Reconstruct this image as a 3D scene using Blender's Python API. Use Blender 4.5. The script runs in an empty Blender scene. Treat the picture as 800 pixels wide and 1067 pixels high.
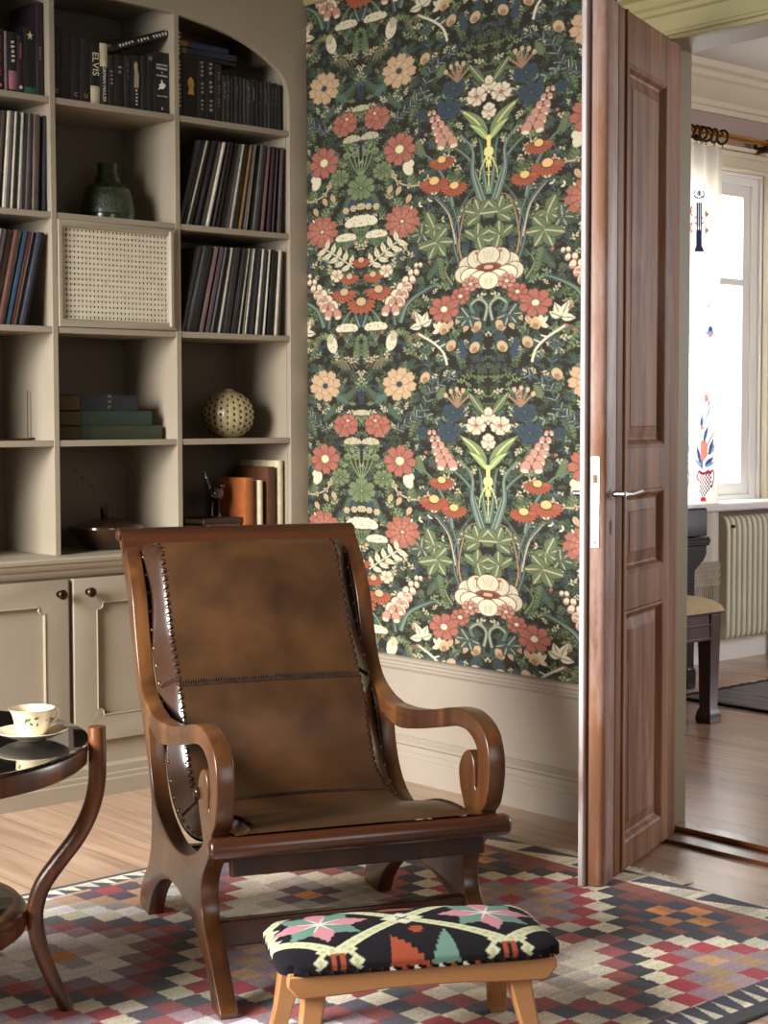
import bpy, bmesh, math, random
import numpy as np
from mathutils import Matrix, Vector

# ------------------------------------------------------------------ scene, camera, light
sc = bpy.context.scene
COL = sc.collection
PI = math.pi

cam_d = bpy.data.cameras.new('camera')
cam = bpy.data.objects.new('camera', cam_d)
COL.objects.link(cam)
sc.camera = cam
cam_d.sensor_fit = 'HORIZONTAL'
cam_d.sensor_width = 36.0
cam_d.lens = 1705.67 / 800 * 36.0
cam_d.clip_start = 0.05
CAM = Vector((-3.778, -4.653, 1.25))
pitch, roll, yaw = 0.0573109639, -0.00178894329, 0.722099265
_f = Vector((math.sin(yaw), math.cos(yaw), 0)); _r = Vector((math.cos(yaw), -math.sin(yaw), 0)); _u = Vector((0, 0, 1))
_f2 = _f * math.cos(pitch) - _u * math.sin(pitch); _u2 = _u * math.cos(pitch) + _f * math.sin(pitch)
_r3 = _r * math.cos(roll) + _u2 * math.sin(roll); _u3 = _u2 * math.cos(roll) - _r * math.sin(roll)
cam.matrix_world = Matrix(((_r3.x, _u3.x, -_f2.x, CAM.x), (_r3.y, _u3.y, -_f2.y, CAM.y), (_r3.z, _u3.z, -_f2.z, CAM.z), (0, 0, 0, 1)))

world = bpy.data.worlds.new('sky')
sc.world = world
world.use_nodes = True
world.node_tree.nodes['Background'].inputs[0].default_value = (0.90, 0.95, 1.0, 1)
world.node_tree.nodes['Background'].inputs[1].default_value = 3.0

def area(name, loc, target, sx, sy, power, color, spread=180):
    d = bpy.data.lights.new(name, 'AREA')
    d.shape = 'RECTANGLE'; d.size = sx; d.size_y = sy
    d.energy = power; d.color = color; d.spread = math.radians(spread)
    o = bpy.data.objects.new(name, d); COL.objects.link(o)
    o.location = loc
    o.rotation_euler = (Vector(target) - Vector(loc)).to_track_quat('-Z', 'Y').to_euler()
    return o
# daylight through the window of this room (far side of the table); plus an added weak fill from behind the camera
area('daylight_side_window', (-4.78, -1.25, 1.90), (-0.9, -1.0, 0.05), 1.4, 1.9, 136, (1.0, 0.985, 0.985), 82)
area('rear_fill_light', (-2.2, -6.2, 1.9), (-1.2, -1.5, 0.6), 1.6, 1.6, 4.5, (1.0, 0.94, 0.86), 150)
# daylight through the next room's window, then an added fill from its unseen side
area('daylight_next_room_window', (2.85, 1.15, 1.75), (2.4, -2.0, 0.6), 1.5, 2.0, 230, (0.95, 0.98, 1.0), 170)
area('next_room_side_fill', (4.75, -3.3, 1.7), (0.5, -1.8, 0.3), 1.0, 1.6, 90, (0.95, 0.97, 1.0), 170)

vs = sc.view_settings
vs.view_transform = 'Standard'; vs.look = 'None'; vs.gamma = 1.0; vs.use_curve_mapping = False
vs.exposure = -0.12
try:
    sc.cycles.use_denoising = True
    sc.cycles.max_bounces = 10
    sc.cycles.diffuse_bounces = 5
    sc.cycles.sample_clamp_indirect = 6.0
except Exception:
    pass

# ------------------------------------------------------------------ helpers
def lin(c):
    c = np.asarray(c, float) / 255.0
    return np.where(c <= 0.04045, c / 12.92, ((c + 0.055) / 1.055) ** 2.4)

def L4(c):
    v = lin(c); return (float(v[0]), float(v[1]), float(v[2]), 1.0)

class MB:
    """collects polygons, then links them as one mesh object"""
    def __init__(s): s.v = []; s.f = []
    def add(s, vs_, fs_):
        b = len(s.v); s.v += [tuple(p) for p in vs_]; s.f += [tuple(b + i for i in f) for f in fs_]
        return s
    def box(s, x0, x1, y0, y1, z0, z1):
        return s.add([(x0, y0, z0), (x1, y0, z0), (x1, y1, z0), (x0, y1, z0), (x0, y0, z1), (x1, y0, z1), (x1, y1, z1), (x0, y1, z1)],
                     [(0, 3, 2, 1), (4, 5, 6, 7), (0, 1, 5, 4), (1, 2, 6, 5), (2, 3, 7, 6), (3, 0, 4, 7)])
    def hexa(s, bot, top):
        return s.add(list(bot) + list(top), [(0, 3, 2, 1), (4, 5, 6, 7), (0, 1, 5, 4), (1, 2, 6, 5), (2, 3, 7, 6), (3, 0, 4, 7)])
    def prism(s, poly, a0, a1, axis='x'):
        """poly: (p,q) pairs; extruded along axis (x: p=y,q=z; y: p=x,q=z; z: p=x,q=y)"""
        def P(p, q, a):
            return {'x': (a, p, q), 'y': (p, a, q), 'z': (p, q, a)}[axis]
        n = len(poly)
        v = [P(p, q, a0) for p, q in poly] + [P(p, q, a1) for p, q in poly]
        f = [tuple(range(n - 1, -1, -1)), tuple(range(n, 2 * n))] + [(i, (i + 1) % n, n + (i + 1) % n, n + i) for i in range(n)]
        return s.add(v, f)
    def lathe(s, prof, seg=32, c=(0, 0, 0), axis='z', closed=False):
        v = []; f = []; n = len(prof)
        for k in range(seg):
            a = 2 * PI * k / seg
            for r, z in prof:
                p = (r * math.cos(a), r * math.sin(a), z)
                if axis == 'x': p = (z, p[0], p[1])
                elif axis == 'y': p = (p[0], z, p[1])
                v.append((p[0] + c[0], p[1] + c[1], p[2] + c[2]))
        for k in range(seg):
            k2 = (k + 1) % seg
            for i in range(n - 1 if not closed else n):
                j = (i + 1) % n
                f.append((k * n + i, k2 * n + i, k2 * n + j, k * n + j))
        if not closed:
            f.append(tuple(k * n for k in range(seg))[::-1]); f.append(tuple(k * n + n - 1 for k in range(seg)))
        return s.add(v, f)
    def tube(s, pts, rad, seg=10, closed=False, flat=None):
        """sweep; flat=(vector, factor) squashes the section along that vector"""
        pts = [Vector(p) for p in pts]; n = len(pts)
        if not hasattr(rad, '__len__'): rad = [rad] * n
        v = []; f = []; up = None
        for i, p in enumerate(pts):
            if closed: t = pts[(i + 1) % n] - pts[i - 1]
            else: t = pts[min(i + 1, n - 1)] - pts[max(i - 1, 0)]
            if t.length < 1e-9: t = Vector((0, 0, 1))
            t.normalize()
            if up is None:
                up = Vector((0, 0, 1)) if abs(t.z) < 0.9 else Vector((1, 0, 0))
            x = t.cross(up)
            if x.length < 1e-6: x = t.cross(Vector((0, 1, 0)))
            x.normalize(); y = x.cross(t); up = y
            for k in range(seg):
                a = 2 * PI * k / seg
                v.append(p + (x * math.cos(a) + y * math.sin(a)) * rad[i])
        m = n if closed else n - 1
        for i in range(m):
            i2 = (i + 1) % n
            for k in range(seg):
                k2 = (k + 1) % seg
                f.append((i * seg + k, i * seg + k2, i2 * seg + k2, i2 * seg + k))
        if not closed:
            f.append(tuple(range(seg))[::-1]); f.append(tuple((n - 1) * seg + k for k in range(seg)))
        return s.add(v, f)
    def ball(s, c, r, seg=10, ring=6, sq=(1, 1, 1)):
        pr = [(r * math.sin(PI * i / ring), -r * math.cos(PI * i / ring)) for i in range(ring + 1)]
        b = len(s.v)
        s.lathe([(max(a, 1e-5), z) for a, z in pr], seg, (0, 0, 0))
        for i in range(b, len(s.v)):
            p = s.v[i]; s.v[i] = (p[0] * sq[0] + c[0], p[1] * sq[1] + c[1], p[2] * sq[2] + c[2])
        return s
    def grid(s, fn, nu, nv):
        v = [fn(i / (nu - 1), j / (nv - 1)) for j in range(nv) for i in range(nu)]
        f = [(j * nu + i, j * nu + i + 1, (j + 1) * nu + i + 1, (j + 1) * nu + i) for j in range(nv - 1) for i in range(nu - 1)]
        return s.add(v, f)
    def xf(s, M):
        s.v = [tuple(M @ Vector(p)) for p in s.v]; return s
    def build(s, name, m, parent=None, bevel=0.0, smooth=35, off=None, seg=2):
        me = bpy.data.meshes.new(name)
        vv = s.v
        if off is not None: vv = [(p[0] - off[0], p[1] - off[1], p[2] - off[2]) for p in vv]
        me.from_pydata(vv, [], s.f); me.update()
        bm = bmesh.new(); bm.from_mesh(me); bmesh.ops.recalc_face_normals(bm, faces=bm.faces); bm.to_mesh(me); bm.free()
        return finish(me, name, m, parent, bevel, smooth, seg)

def finish(me, name, m, parent=None, bevel=0.0, smooth=35, seg=2):
    if m is not None: me.materials.append(m)
    if smooth:
        me.polygons.foreach_set('use_smooth', [True] * len(me.polygons))
        me.set_sharp_from_angle(angle=math.radians(smooth))
    o = bpy.data.objects.new(name, me); COL.objects.link(o)
    if parent is not None: o.parent = parent
    if bevel:
        b = o.modifiers.new('edge', 'BEVEL'); b.width = bevel; b.segments = seg; b.limit_method = 'ANGLE'; b.angle_limit = math.radians(40)
        b.harden_normals = False
    return o

def plate(loops, thick, bevel=0.002, res=2):
    """flat board with holes from closed outlines: returns MB in (p, q, depth) coordinates"""
    cu = bpy.data.curves.new('outline', 'CURVE'); cu.dimensions = '2D'; cu.fill_mode = 'BOTH'
    cu.extrude = thick / 2 - bevel; cu.bevel_depth = bevel; cu.bevel_resolution = res; cu.offset = -bevel
    for lp in loops:
        sp = cu.splines.new('POLY'); sp.points.add(len(lp) - 1); sp.use_cyclic_u = True
        for i, p in enumerate(lp): sp.points[i].co = (p[0], p[1], 0, 1)
    o = bpy.data.objects.new('outline', cu); COL.objects.link(o)
    dg = bpy.context.evaluated_depsgraph_get()
    me = bpy.data.meshes.new_from_object(o.evaluated_get(dg))
    bm = bmesh.new(); bm.from_mesh(me); bmesh.ops.remove_doubles(bm, verts=bm.verts, dist=1e-5)
    bm.verts.ensure_lookup_table()
    r = MB(); r.v = [tuple(v.co) for v in bm.verts]; bm.verts.index_update()
    r.f = [tuple(v.index for v in f.verts) for f in bm.faces]
    bm.free(); bpy.data.objects.remove(o); bpy.data.curves.remove(cu); bpy.data.meshes.remove(me)
    return r

def spline(pts, n=6, closed=False):
    P = [np.array(p, float) for p in pts]; out = []; m = len(P)
    rng = range(m if closed else m - 1)
    for i in rng:
        if closed: a, b, c, d = P[i - 1], P[i], P[(i + 1) % m], P[(i + 2) % m]
        else: a, b, c, d = P[max(i - 1, 0)], P[i], P[i + 1], P[min(i + 2, m - 1)]
        for k in range(n):
            t = k / n
            out.append(tuple(0.5 * ((2 * b) + (c - a) * t + (2 * a - 5 * b + 4 * c - d) * t * t + (3 * b - a - 3 * c + d) * t ** 3)))
    if not closed: out.append(tuple(P[-1]))
    return out

def tag(o, label, cat, group=None, kind=None):
    o['label'] = label; o['category'] = cat
    if group: o['group'] = group
    if kind: o['kind'] = kind
    return o

def thing(name, label, cat, loc=(0, 0, 0), rz=0.0, group=None):
    o = bpy.data.objects.new(name, None); COL.objects.link(o)
    o.empty_display_size = 0.05
    o.location = loc; o.rotation_euler = (0, 0, rz)
    return tag(o, label, cat, group)

def struct(o):
    o['kind'] = 'structure'; return o

def text_part(name, body, size, m, parent, M, extrude=0.0004, align='CENTER'):
    cu = bpy.data.curves.new(name, 'FONT'); cu.body = body; cu.size = size; cu.align_x = align; cu.align_y = 'CENTER'
    cu.extrude = extrude; cu.resolution_u = 3
    o = bpy.data.objects.new(name, cu); COL.objects.link(o)
    dg = bpy.context.evaluated_depsgraph_get()
    me = bpy.data.meshes.new_from_object(o.evaluated_get(dg))
    bpy.data.objects.remove(o); bpy.data.curves.remove(cu)
    me.name = name; me.transform(M)
    me.materials.clear(); me.materials.append(m)
    r = bpy.data.objects.new(name, me); COL.objects.link(r); r.parent = parent
    return r

# ------------------------------------------------------------------ materials
def _base(name):
    m = bpy.data.materials.new(name); m.use_nodes = True
    nt = m.node_tree; return m, nt, nt.nodes['Principled BSDF']

def mat(name, c1, c2=None, scale=8.0, rough=0.5, metal=0.0, stretch=(1, 1, 1), detail=4.0, bump=0.0, bscale=60.0, coat=0.0, lo=0.35, hi=0.65, spec=0.5, rvar=0.0):
    m, nt, p = _base(name)
    p.inputs['Roughness'].default_value = rough; p.inputs['Metallic'].default_value = metal
    p.inputs['Coat Weight'].default_value = coat; p.inputs['Coat Roughness'].default_value = 0.15
    p.inputs['Specular IOR Level'].default_value = spec
    tc = nt.nodes.new('ShaderNodeTexCoord'); mp = nt.nodes.new('ShaderNodeMapping'); mp.inputs['Scale'].default_value = stretch
    nt.links.new(tc.outputs['Object'], mp.inputs['Vector'])
    nz = nt.nodes.new('ShaderNodeTexNoise'); nz.inputs['Scale'].default_value = scale; nz.inputs['Detail'].default_value = detail
    nt.links.new(mp.outputs[0], nz.inputs['Vector'])
    rp = nt.nodes.new('ShaderNodeValToRGB')
    rp.color_ramp.elements[0].position = lo; rp.color_ramp.elements[0].color = L4(c1)
    rp.color_ramp.elements[1].position = hi; rp.color_ramp.elements[1].color = L4(c2 if c2 else c1)
    nt.links.new(nz.outputs[0], rp.inputs[0]); nt.links.new(rp.outputs[0], p.inputs['Base Color'])
    if rvar:
        mr = nt.nodes.new('ShaderNodeMapRange'); mr.inputs['To Min'].default_value = rough - rvar; mr.inputs['To Max'].default_value = rough + rvar
        nt.links.new(nz.outputs[0], mr.inputs[0]); nt.links.new(mr.outputs[0], p.inputs['Roughness'])
    if bump:
        n2 = nt.nodes.new('ShaderNodeTexNoise'); n2.inputs['Scale'].default_value = bscale; n2.inputs['Detail'].default_value = 3
        nt.links.new(mp.outputs[0], n2.inputs['Vector'])
        b = nt.nodes.new('ShaderNodeBump'); b.inputs['Strength'].default_value = bump; b.inputs['Distance'].default_value = 0.004
        nt.links.new(n2.outputs[0], b.inputs['Height']); nt.links.new(b.outputs[0], p.inputs['Normal'])
    return m

def wood(name, c1, c2, c3, along='z', scale=14.0, rough=0.45, coat=0.0, bump=0.1, worn=None, worn_amt=0.62, spec=0.5):
    """streaky grain along an axis; optional pale worn patches"""
    m, nt, p = _base(name)
    p.inputs['Roughness'].default_value = rough; p.inputs['Coat Weight'].default_value = coat; p.inputs['Coat Roughness'].default_value = 0.25
    p.inputs['Specular IOR Level'].default_value = spec
    tc = nt.nodes.new('ShaderNodeTexCoord'); mp = nt.nodes.new('ShaderNodeMapping')
    k = {'x': (0.06, 1, 1), 'y': (1, 0.06, 1), 'z': (1, 1, 0.06)}[along]
    mp.inputs['Scale'].default_value = k
    nt.links.new(tc.outputs['Object'], mp.inputs['Vector'])
    nz = nt.nodes.new('ShaderNodeTexNoise'); nz.inputs['Scale'].default_value = scale; nz.inputs['Detail'].default_value = 8; nz.inputs['Distortion'].default_value = 0.6
    nt.links.new(mp.outputs[0], nz.inputs['Vector'])
    rp = nt.nodes.new('ShaderNodeValToRGB'); e = rp.color_ramp.elements
    e[0].position = 0.3; e[0].color = L4(c1); e[1].position = 0.72; e[1].color = L4(c3)
    x = e.new(0.5); x.color = L4(c2)
    nt.links.new(nz.outputs[0], rp.inputs[0])
    src = rp.outputs[0]
    if worn:
        n3 = nt.nodes.new('ShaderNodeTexNoise'); n3.inputs['Scale'].default_value = 3.2; n3.inputs['Detail'].default_value = 7; n3.inputs['Roughness'].default_value = 0.7
        m3 = nt.nodes.new('ShaderNodeMapping'); m3.inputs['Scale'].default_value = tuple(2.2 if a > 0.5 else 0.5 for a in k)
        nt.links.new(tc.outputs['Object'], m3.inputs['Vector']); nt.links.new(m3.outputs[0], n3.inputs['Vector'])
        r3 = nt.nodes.new('ShaderNodeValToRGB'); r3.color_ramp.elements[0].position = worn_amt - 0.14; r3.color_ramp.elements[1].position = worn_amt + 0.12
        nt.links.new(n3.outputs[0], r3.inputs[0])
        mx = nt.nodes.new('ShaderNodeMix'); mx.data_type = 'RGBA'; mx.inputs['B'].default_value = L4(worn)
        nt.links.new(r3.outputs[0], mx.inputs['Factor']); nt.links.new(src, mx.inputs['A']); src = mx.outputs['Result']
    nt.links.new(src, p.inputs['Base Color'])
    if bump:
        b = nt.nodes.new('ShaderNodeBump'); b.inputs['Strength'].default_value = bump; b.inputs['Distance'].default_value = 0.003
        nt.links.new(nz.outputs[0], b.inputs['Height']); nt.links.new(b.outputs[0], p.inputs['Normal'])
    return m

def vcol_mat(name, rough=0.85, bump=0.0, bscale=400.0, sheen=0.0, transl=0.0, spec=0.3, bstretch=(1, 1, 1)):
    m, nt, p = _base(name)
    p.inputs['Roughness'].default_value = rough; p.inputs['Specular IOR Level'].default_value = spec
    at = nt.nodes.new('ShaderNodeAttribute'); at.attribute_name = 'Col'
    nt.links.new(at.outputs['Color'], p.inputs['Base Color'])
    if sheen: p.inputs['Sheen Weight'].default_value = sheen
    if bump:
        tc = nt.nodes.new('ShaderNodeTexCoord'); mp = nt.nodes.new('ShaderNodeMapping'); mp.inputs['Scale'].default_value = bstretch
        nz = nt.nodes.new('ShaderNodeTexNoise'); nz.inputs['Scale'].default_value = bscale; nz.inputs['Detail'].default_value = 2
        nt.links.new(tc.outputs['Object'], mp.inputs['Vector']); nt.links.new(mp.outputs[0], nz.inputs['Vector'])
        b = nt.nodes.new('ShaderNodeBump'); b.inputs['Strength'].default_value = bump; b.inputs['Distance'].default_value = 0.002
        nt.links.new(nz.outputs[0], b.inputs['Height']); nt.links.new(b.outputs[0], p.inputs['Normal'])
    if transl:
        tr = nt.nodes.new('ShaderNodeBsdfTranslucent'); nt.links.new(at.outputs['Color'], tr.inputs['Color'])
        mx = nt.nodes.new('ShaderNodeMixShader'); mx.inputs[0].default_value = transl
        nt.links.new(p.outputs[0], mx.inputs[1]); nt.links.new(tr.outputs[0], mx.inputs[2])
        nt.links.new(mx.outputs[0], nt.nodes['Material Output'].inputs['Surface'])
    return m

def floor_mat(name, c1, c2, c3, width=0.165, rough=0.35, coat=0.3):
    """planks running along Y: each plank its own tone, dark seams between"""
    m, nt, p = _base(name)
    N = nt.nodes.new; Lk = nt.links.new
    tc = N('ShaderNodeTexCoord'); sx = N('ShaderNodeSeparateXYZ'); Lk(tc.outputs['Object'], sx.inputs[0])
    dv = N('ShaderNodeMath'); dv.operation = 'DIVIDE'; dv.inputs[1].default_value = width; Lk(sx.outputs[0], dv.inputs[0])
    fl = N('ShaderNodeMath'); fl.operation = 'FLOOR'; Lk(dv.outputs[0], fl.inputs[0])
    fr = N('ShaderNodeMath'); fr.operation = 'FRACT'; Lk(dv.outputs[0], fr.inputs[0])
    wn = N('ShaderNodeTexWhiteNoise'); wn.noise_dimensions = '1D'; Lk(fl.outputs[0], wn.inputs['W'])
    mp = N('ShaderNodeMapping'); mp.inputs['Scale'].default_value = (1, 0.07, 1); Lk(tc.outputs['Object'], mp.inputs['Vector'])
    mul = N('ShaderNodeMath'); mul.operation = 'MULTIPLY'; mul.inputs[1].default_value = 7.3; Lk(wn.outputs['Value'], mul.inputs[0])
    cb = N('ShaderNodeCombineXYZ'); Lk(mul.outputs[0], cb.inputs[1]); 
    ad = N('ShaderNodeVectorMath'); ad.operation = 'ADD'; Lk(mp.outputs[0], ad.inputs[0]); Lk(cb.outputs[0], ad.inputs[1])
    nz = N('ShaderNodeTexNoise'); nz.inputs['Scale'].default_value = 22; nz.inputs['Detail'].default_value = 8; nz.inputs['Distortion'].default_value = 0.8; Lk(ad.outputs[0], nz.inputs['Vector'])
    rp = N('ShaderNodeValToRGB'); e = rp.color_ramp.elements; e[0].position = 0.28; e[0].color = L4(c1); e[1].position = 0.7; e[1].color = L4(c3); q = e.new(0.48); q.color = L4(c2)
    Lk(nz.outputs[0], rp.inputs[0])
    vo = N('ShaderNodeTexVoronoi'); vo.inputs['Scale'].default_value = 3.4; mk = N('ShaderNodeMapping'); mk.inputs['Scale'].default_value = (1.6, 0.5, 1); Lk(tc.outputs['Object'], mk.inputs['Vector']); Lk(mk.outputs[0], vo.inputs['Vector'])
    kr = N('ShaderNodeValToRGB'); kr.color_ramp.elements[0].position = 0.02; kr.color_ramp.elements[0].color = (0.42, 0.40, 0.38, 1); kr.color_ramp.elements[1].position = 0.055; kr.color_ramp.elements[1].color = (1, 1, 1, 1)
    Lk(vo.outputs['Distance'], kr.inputs[0])
    tn = N('ShaderNodeMapRange'); tn.inputs['To Min'].default_value = 0.80; tn.inputs['To Max'].default_value = 1.12; Lk(wn.outputs['Value'], tn.inputs[0])
    m1 = N('ShaderNodeMix'); m1.data_type = 'RGBA'; m1.blend_type = 'MULTIPLY'; m1.inputs['Factor'].default_value = 1; Lk(rp.outputs[0], m1.inputs['A']); Lk(kr.outputs[0], m1.inputs['B'])
    m2 = N('ShaderNodeMix'); m2.data_type = 'RGBA'; m2.blend_type = 'MULTIPLY'; m2.inputs['Factor'].default_value = 1; Lk(m1.outputs['Result'], m2.inputs['A']); Lk(tn.outputs[0], m2.inputs['B'])
    sa = N('ShaderNodeMath'); sa.operation = 'LESS_THAN'; sa.inputs[1].default_value = 0.014; Lk(fr.outputs[0], sa.inputs[0])
    m3 = N('ShaderNodeMix'); m3.data_type = 'RGBA'; m3.inputs['B'].default_value = L4((84, 62, 46)); Lk(sa.outputs[0], m3.inputs['Factor']); Lk(m2.outputs['Result'], m3.inputs['A'])
    Lk(m3.outputs['Result'], p.inputs['Base Color'])
    rr = N('ShaderNodeMapRange'); rr.inputs['To Min'].default_value = rough - 0.08; rr.inputs['To Max'].default_value = rough + 0.16; Lk(nz.outputs[0], rr.inputs[0]); Lk(rr.outputs[0], p.inputs['Roughness'])
    p.inputs['Coat Weight'].default_value = coat; p.inputs['Coat Roughness'].default_value = 0.22
    n4 = N('ShaderNodeTexNoise'); n4.inputs['Scale'].default_value = 5; m4 = N('ShaderNodeMapping'); m4.inputs['Scale'].default_value = (3, 0.6, 1); Lk(tc.outputs['Object'], m4.inputs['Vector']); Lk(m4.outputs[0], n4.inputs['Vector'])
    sm = N('ShaderNodeMath'); sm.operation = 'MULTIPLY_ADD'; sm.inputs[1].default_value = -2.0; Lk(sa.outputs[0], sm.inputs[0]); Lk(n4.outputs[0], sm.inputs[2])
    b = N('ShaderNodeBump'); b.inputs['Strength'].default_value = 0.25; b.inputs['Distance'].default_value = 0.004; Lk(sm.outputs[0], b.inputs['Height']); Lk(b.outputs[0], p.inputs['Normal'])
    return m

def glass_mat(name):
    m, nt, p = _base(name)
    nt.nodes.remove(p)
    tr = nt.nodes.new('ShaderNodeBsdfTransparent'); gl = nt.nodes.new('ShaderNodeBsdfGlossy'); gl.inputs['Roughness'].default_value = 0.03
    mx = nt.nodes.new('ShaderNodeMixShader'); mx.inputs[0].default_value = 0.05; nt.links.new(tr.outputs[0], mx.inputs[1]); nt.links.new(gl.outputs[0], mx.inputs[2])
    nt.links.new(mx.outputs[0], nt.nodes['Material Output'].inputs['Surface'])
    return m

M = {}
M['paint'] = mat('greige_paint', (152, 140, 120), (158, 146, 126), 3.0, rough=0.5, bump=0.02, bscale=30)
M['paint_shaded'] = mat('greige_paint_shaded', (98, 86, 70), (104, 92, 76), 3.0, rough=0.6)  # same paint darkened: shade at the back of the compartments put into the colour
M['dado'] = mat('warm_grey_paint', (150, 138, 123), (156, 144, 129), 3.0, rough=0.5, bump=0.02, bscale=30)
M['jamb'] = mat('olive_grey_paint', (146, 136, 108), (152, 142, 114), 3.0, rough=0.45)
M['head'] = mat('olive_paint', (150, 140, 96), (156, 146, 102), 3.0, rough=0.5)
M['plaster'] = mat('white_plaster', (205, 200, 192), (210, 206, 198), 2.0, rough=0.8)
M['old_plaster'] = mat('brown_plaster', (132, 118, 98), (138, 124, 104), 2.0, rough=0.85)
M['mauve'] = mat('mauve_wallpaint', (168, 148, 140), (174, 154, 146), 2.0, rough=0.8)
M['white'] = mat('white_gloss_paint', (228, 226, 220), (233, 231, 226), 3.0, rough=0.35)
M['cream_paint'] = mat('cream_gloss_paint', (205, 196, 172), (212, 203, 180), 3.0, rough=0.4)
M['radiator'] = mat('pale_green_enamel', (214, 214, 190), (220, 220, 196), 3.0, rough=0.35)
M['door'] = wood('stripped_pine', (92, 56, 34), (132, 90, 60), (162, 117, 86), 'z', 18, rough=0.55, bump=0.2, worn=(178, 148, 130), worn_amt=0.68, spec=0.3)
M['door_edge'] = wood('worn_pine_edge', (100, 62, 38), (138, 92, 62), (160, 118, 90), 'z', 16, rough=0.45, bump=0.2, worn=(190, 164, 154), worn_amt=0.60)
M['lip'] = mat('worn_white_paint', (150, 108, 86), (196, 184, 180), 9.0, rough=0.45, stretch=(1, 1, 0.25), lo=0.36, hi=0.46)
M['door_x'] = wood('stripped_pine_rail', (84, 50, 34), (122, 78, 54), (150, 104, 76), 'x', 18, rough=0.42, coat=0.1, bump=0.15, worn=(168, 142, 128), worn_amt=0.70)
M['mahogany'] = wood('dark_mahogany', (34, 16, 10), (52, 26, 15), (72, 38, 20), 'z', 12, rough=0.28, coat=0.35, bump=0.03)
M['teak'] = wood('golden_teak', (92, 52, 22), (128, 78, 36), (160, 104, 52), 'z', 10, rough=0.3, coat=0.35, bump=0.03)
M['walnut'] = wood('table_walnut', (46, 23, 12), (84, 46, 22), (128, 80, 42), 'z', 16, rough=0.3, coat=0.3, bump=0.05)
M['beech'] = wood('pale_beech', (156, 108, 62), (176, 126, 76), (190, 140, 90), 'x', 12, rough=0.4, coat=0.1, bump=0.03)
M['leather'] = mat('brown_leather', (43, 26, 12), (86, 55, 27), 5.0, rough=0.42, bump=0.10, bscale=260, coat=0.12, lo=0.28, hi=0.74, detail=6, rvar=0.08)
M['leather_side'] = mat('glossy_brown_leather', (40, 24, 15), (64, 41, 28), 6.0, rough=0.17, bump=0.03, bscale=120, coat=0.9, lo=0.3, hi=0.7)
M['stitch'] = mat('dark_thread', (36, 22, 14), (54, 35, 22), 60, rough=0.85, spec=0.15)
M['brass'] = mat('aged_brass', (140, 104, 50), (178, 140, 76), 12, rough=0.32, metal=1.0)
M['rod'] = mat('polished_brass', (190, 136, 60), (214, 164, 84), 6, rough=0.2, metal=1.0)
M['bronze'] = mat('dark_bronze', (58, 40, 26), (82, 58, 38), 12, rough=0.35, metal=0.9)
M['steel'] = mat('worn_nickel', (176, 174, 170), (198, 196, 192), 10, rough=0.3, metal=1.0)
M['black_glass'] = mat('black_glass', (7, 6, 8), (9, 8, 11), 3, rough=0.04, spec=0.5)
M['black_lacquer'] = mat('black_lacquer', (18, 15, 18), (25, 21, 24), 4, rough=0.32, coat=0.15)
M['dark_wood'] = wood('dark_bench_wood', (38, 22, 18), (56, 34, 28), (74, 48, 40), 'z', 12, rough=0.35, coat=0.2, bump=0.03)
M['seat_cloth'] = mat('beige_seat_cloth', (176, 158, 120), (186, 168, 130), 60, rough=0.9, bump=0.1, bscale=500)
M['rope'] = mat('cream_cotton_thread', (206, 198, 180), (222, 214, 198), 30, rough=0.9)
M['black_cloth'] = mat('black_wool', (24, 21, 24), (34, 30, 34), 80, rough=0.95, bump=0.15, bscale=500)
M['porcelain'] = mat('cream_porcelain', (226, 210, 176), (232, 218, 188), 4, rough=0.12, coat=0.6)
M['leafprint'] = mat('green_leaf_decal', (88, 104, 54), (104, 112, 62), 30, rough=0.25)
M['floor'] = floor_mat('pine_floor', (156, 124, 99), (178, 147, 121), (194, 165, 139), 0.165, rough=0.32, coat=0.3)
M['floor2'] = floor_mat('next_room_floor', (138, 102, 80), (168, 130, 106), (190, 156, 132), 0.165, rough=0.28, coat=0.4)
M['sill_wood'] = wood('threshold_wood', (70, 36, 18), (108, 62, 34), (140, 90, 54), 'y', 14, rough=0.25, coat=0.4, bump=0.05)
M['glass'] = glass_mat('window_glass')

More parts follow.
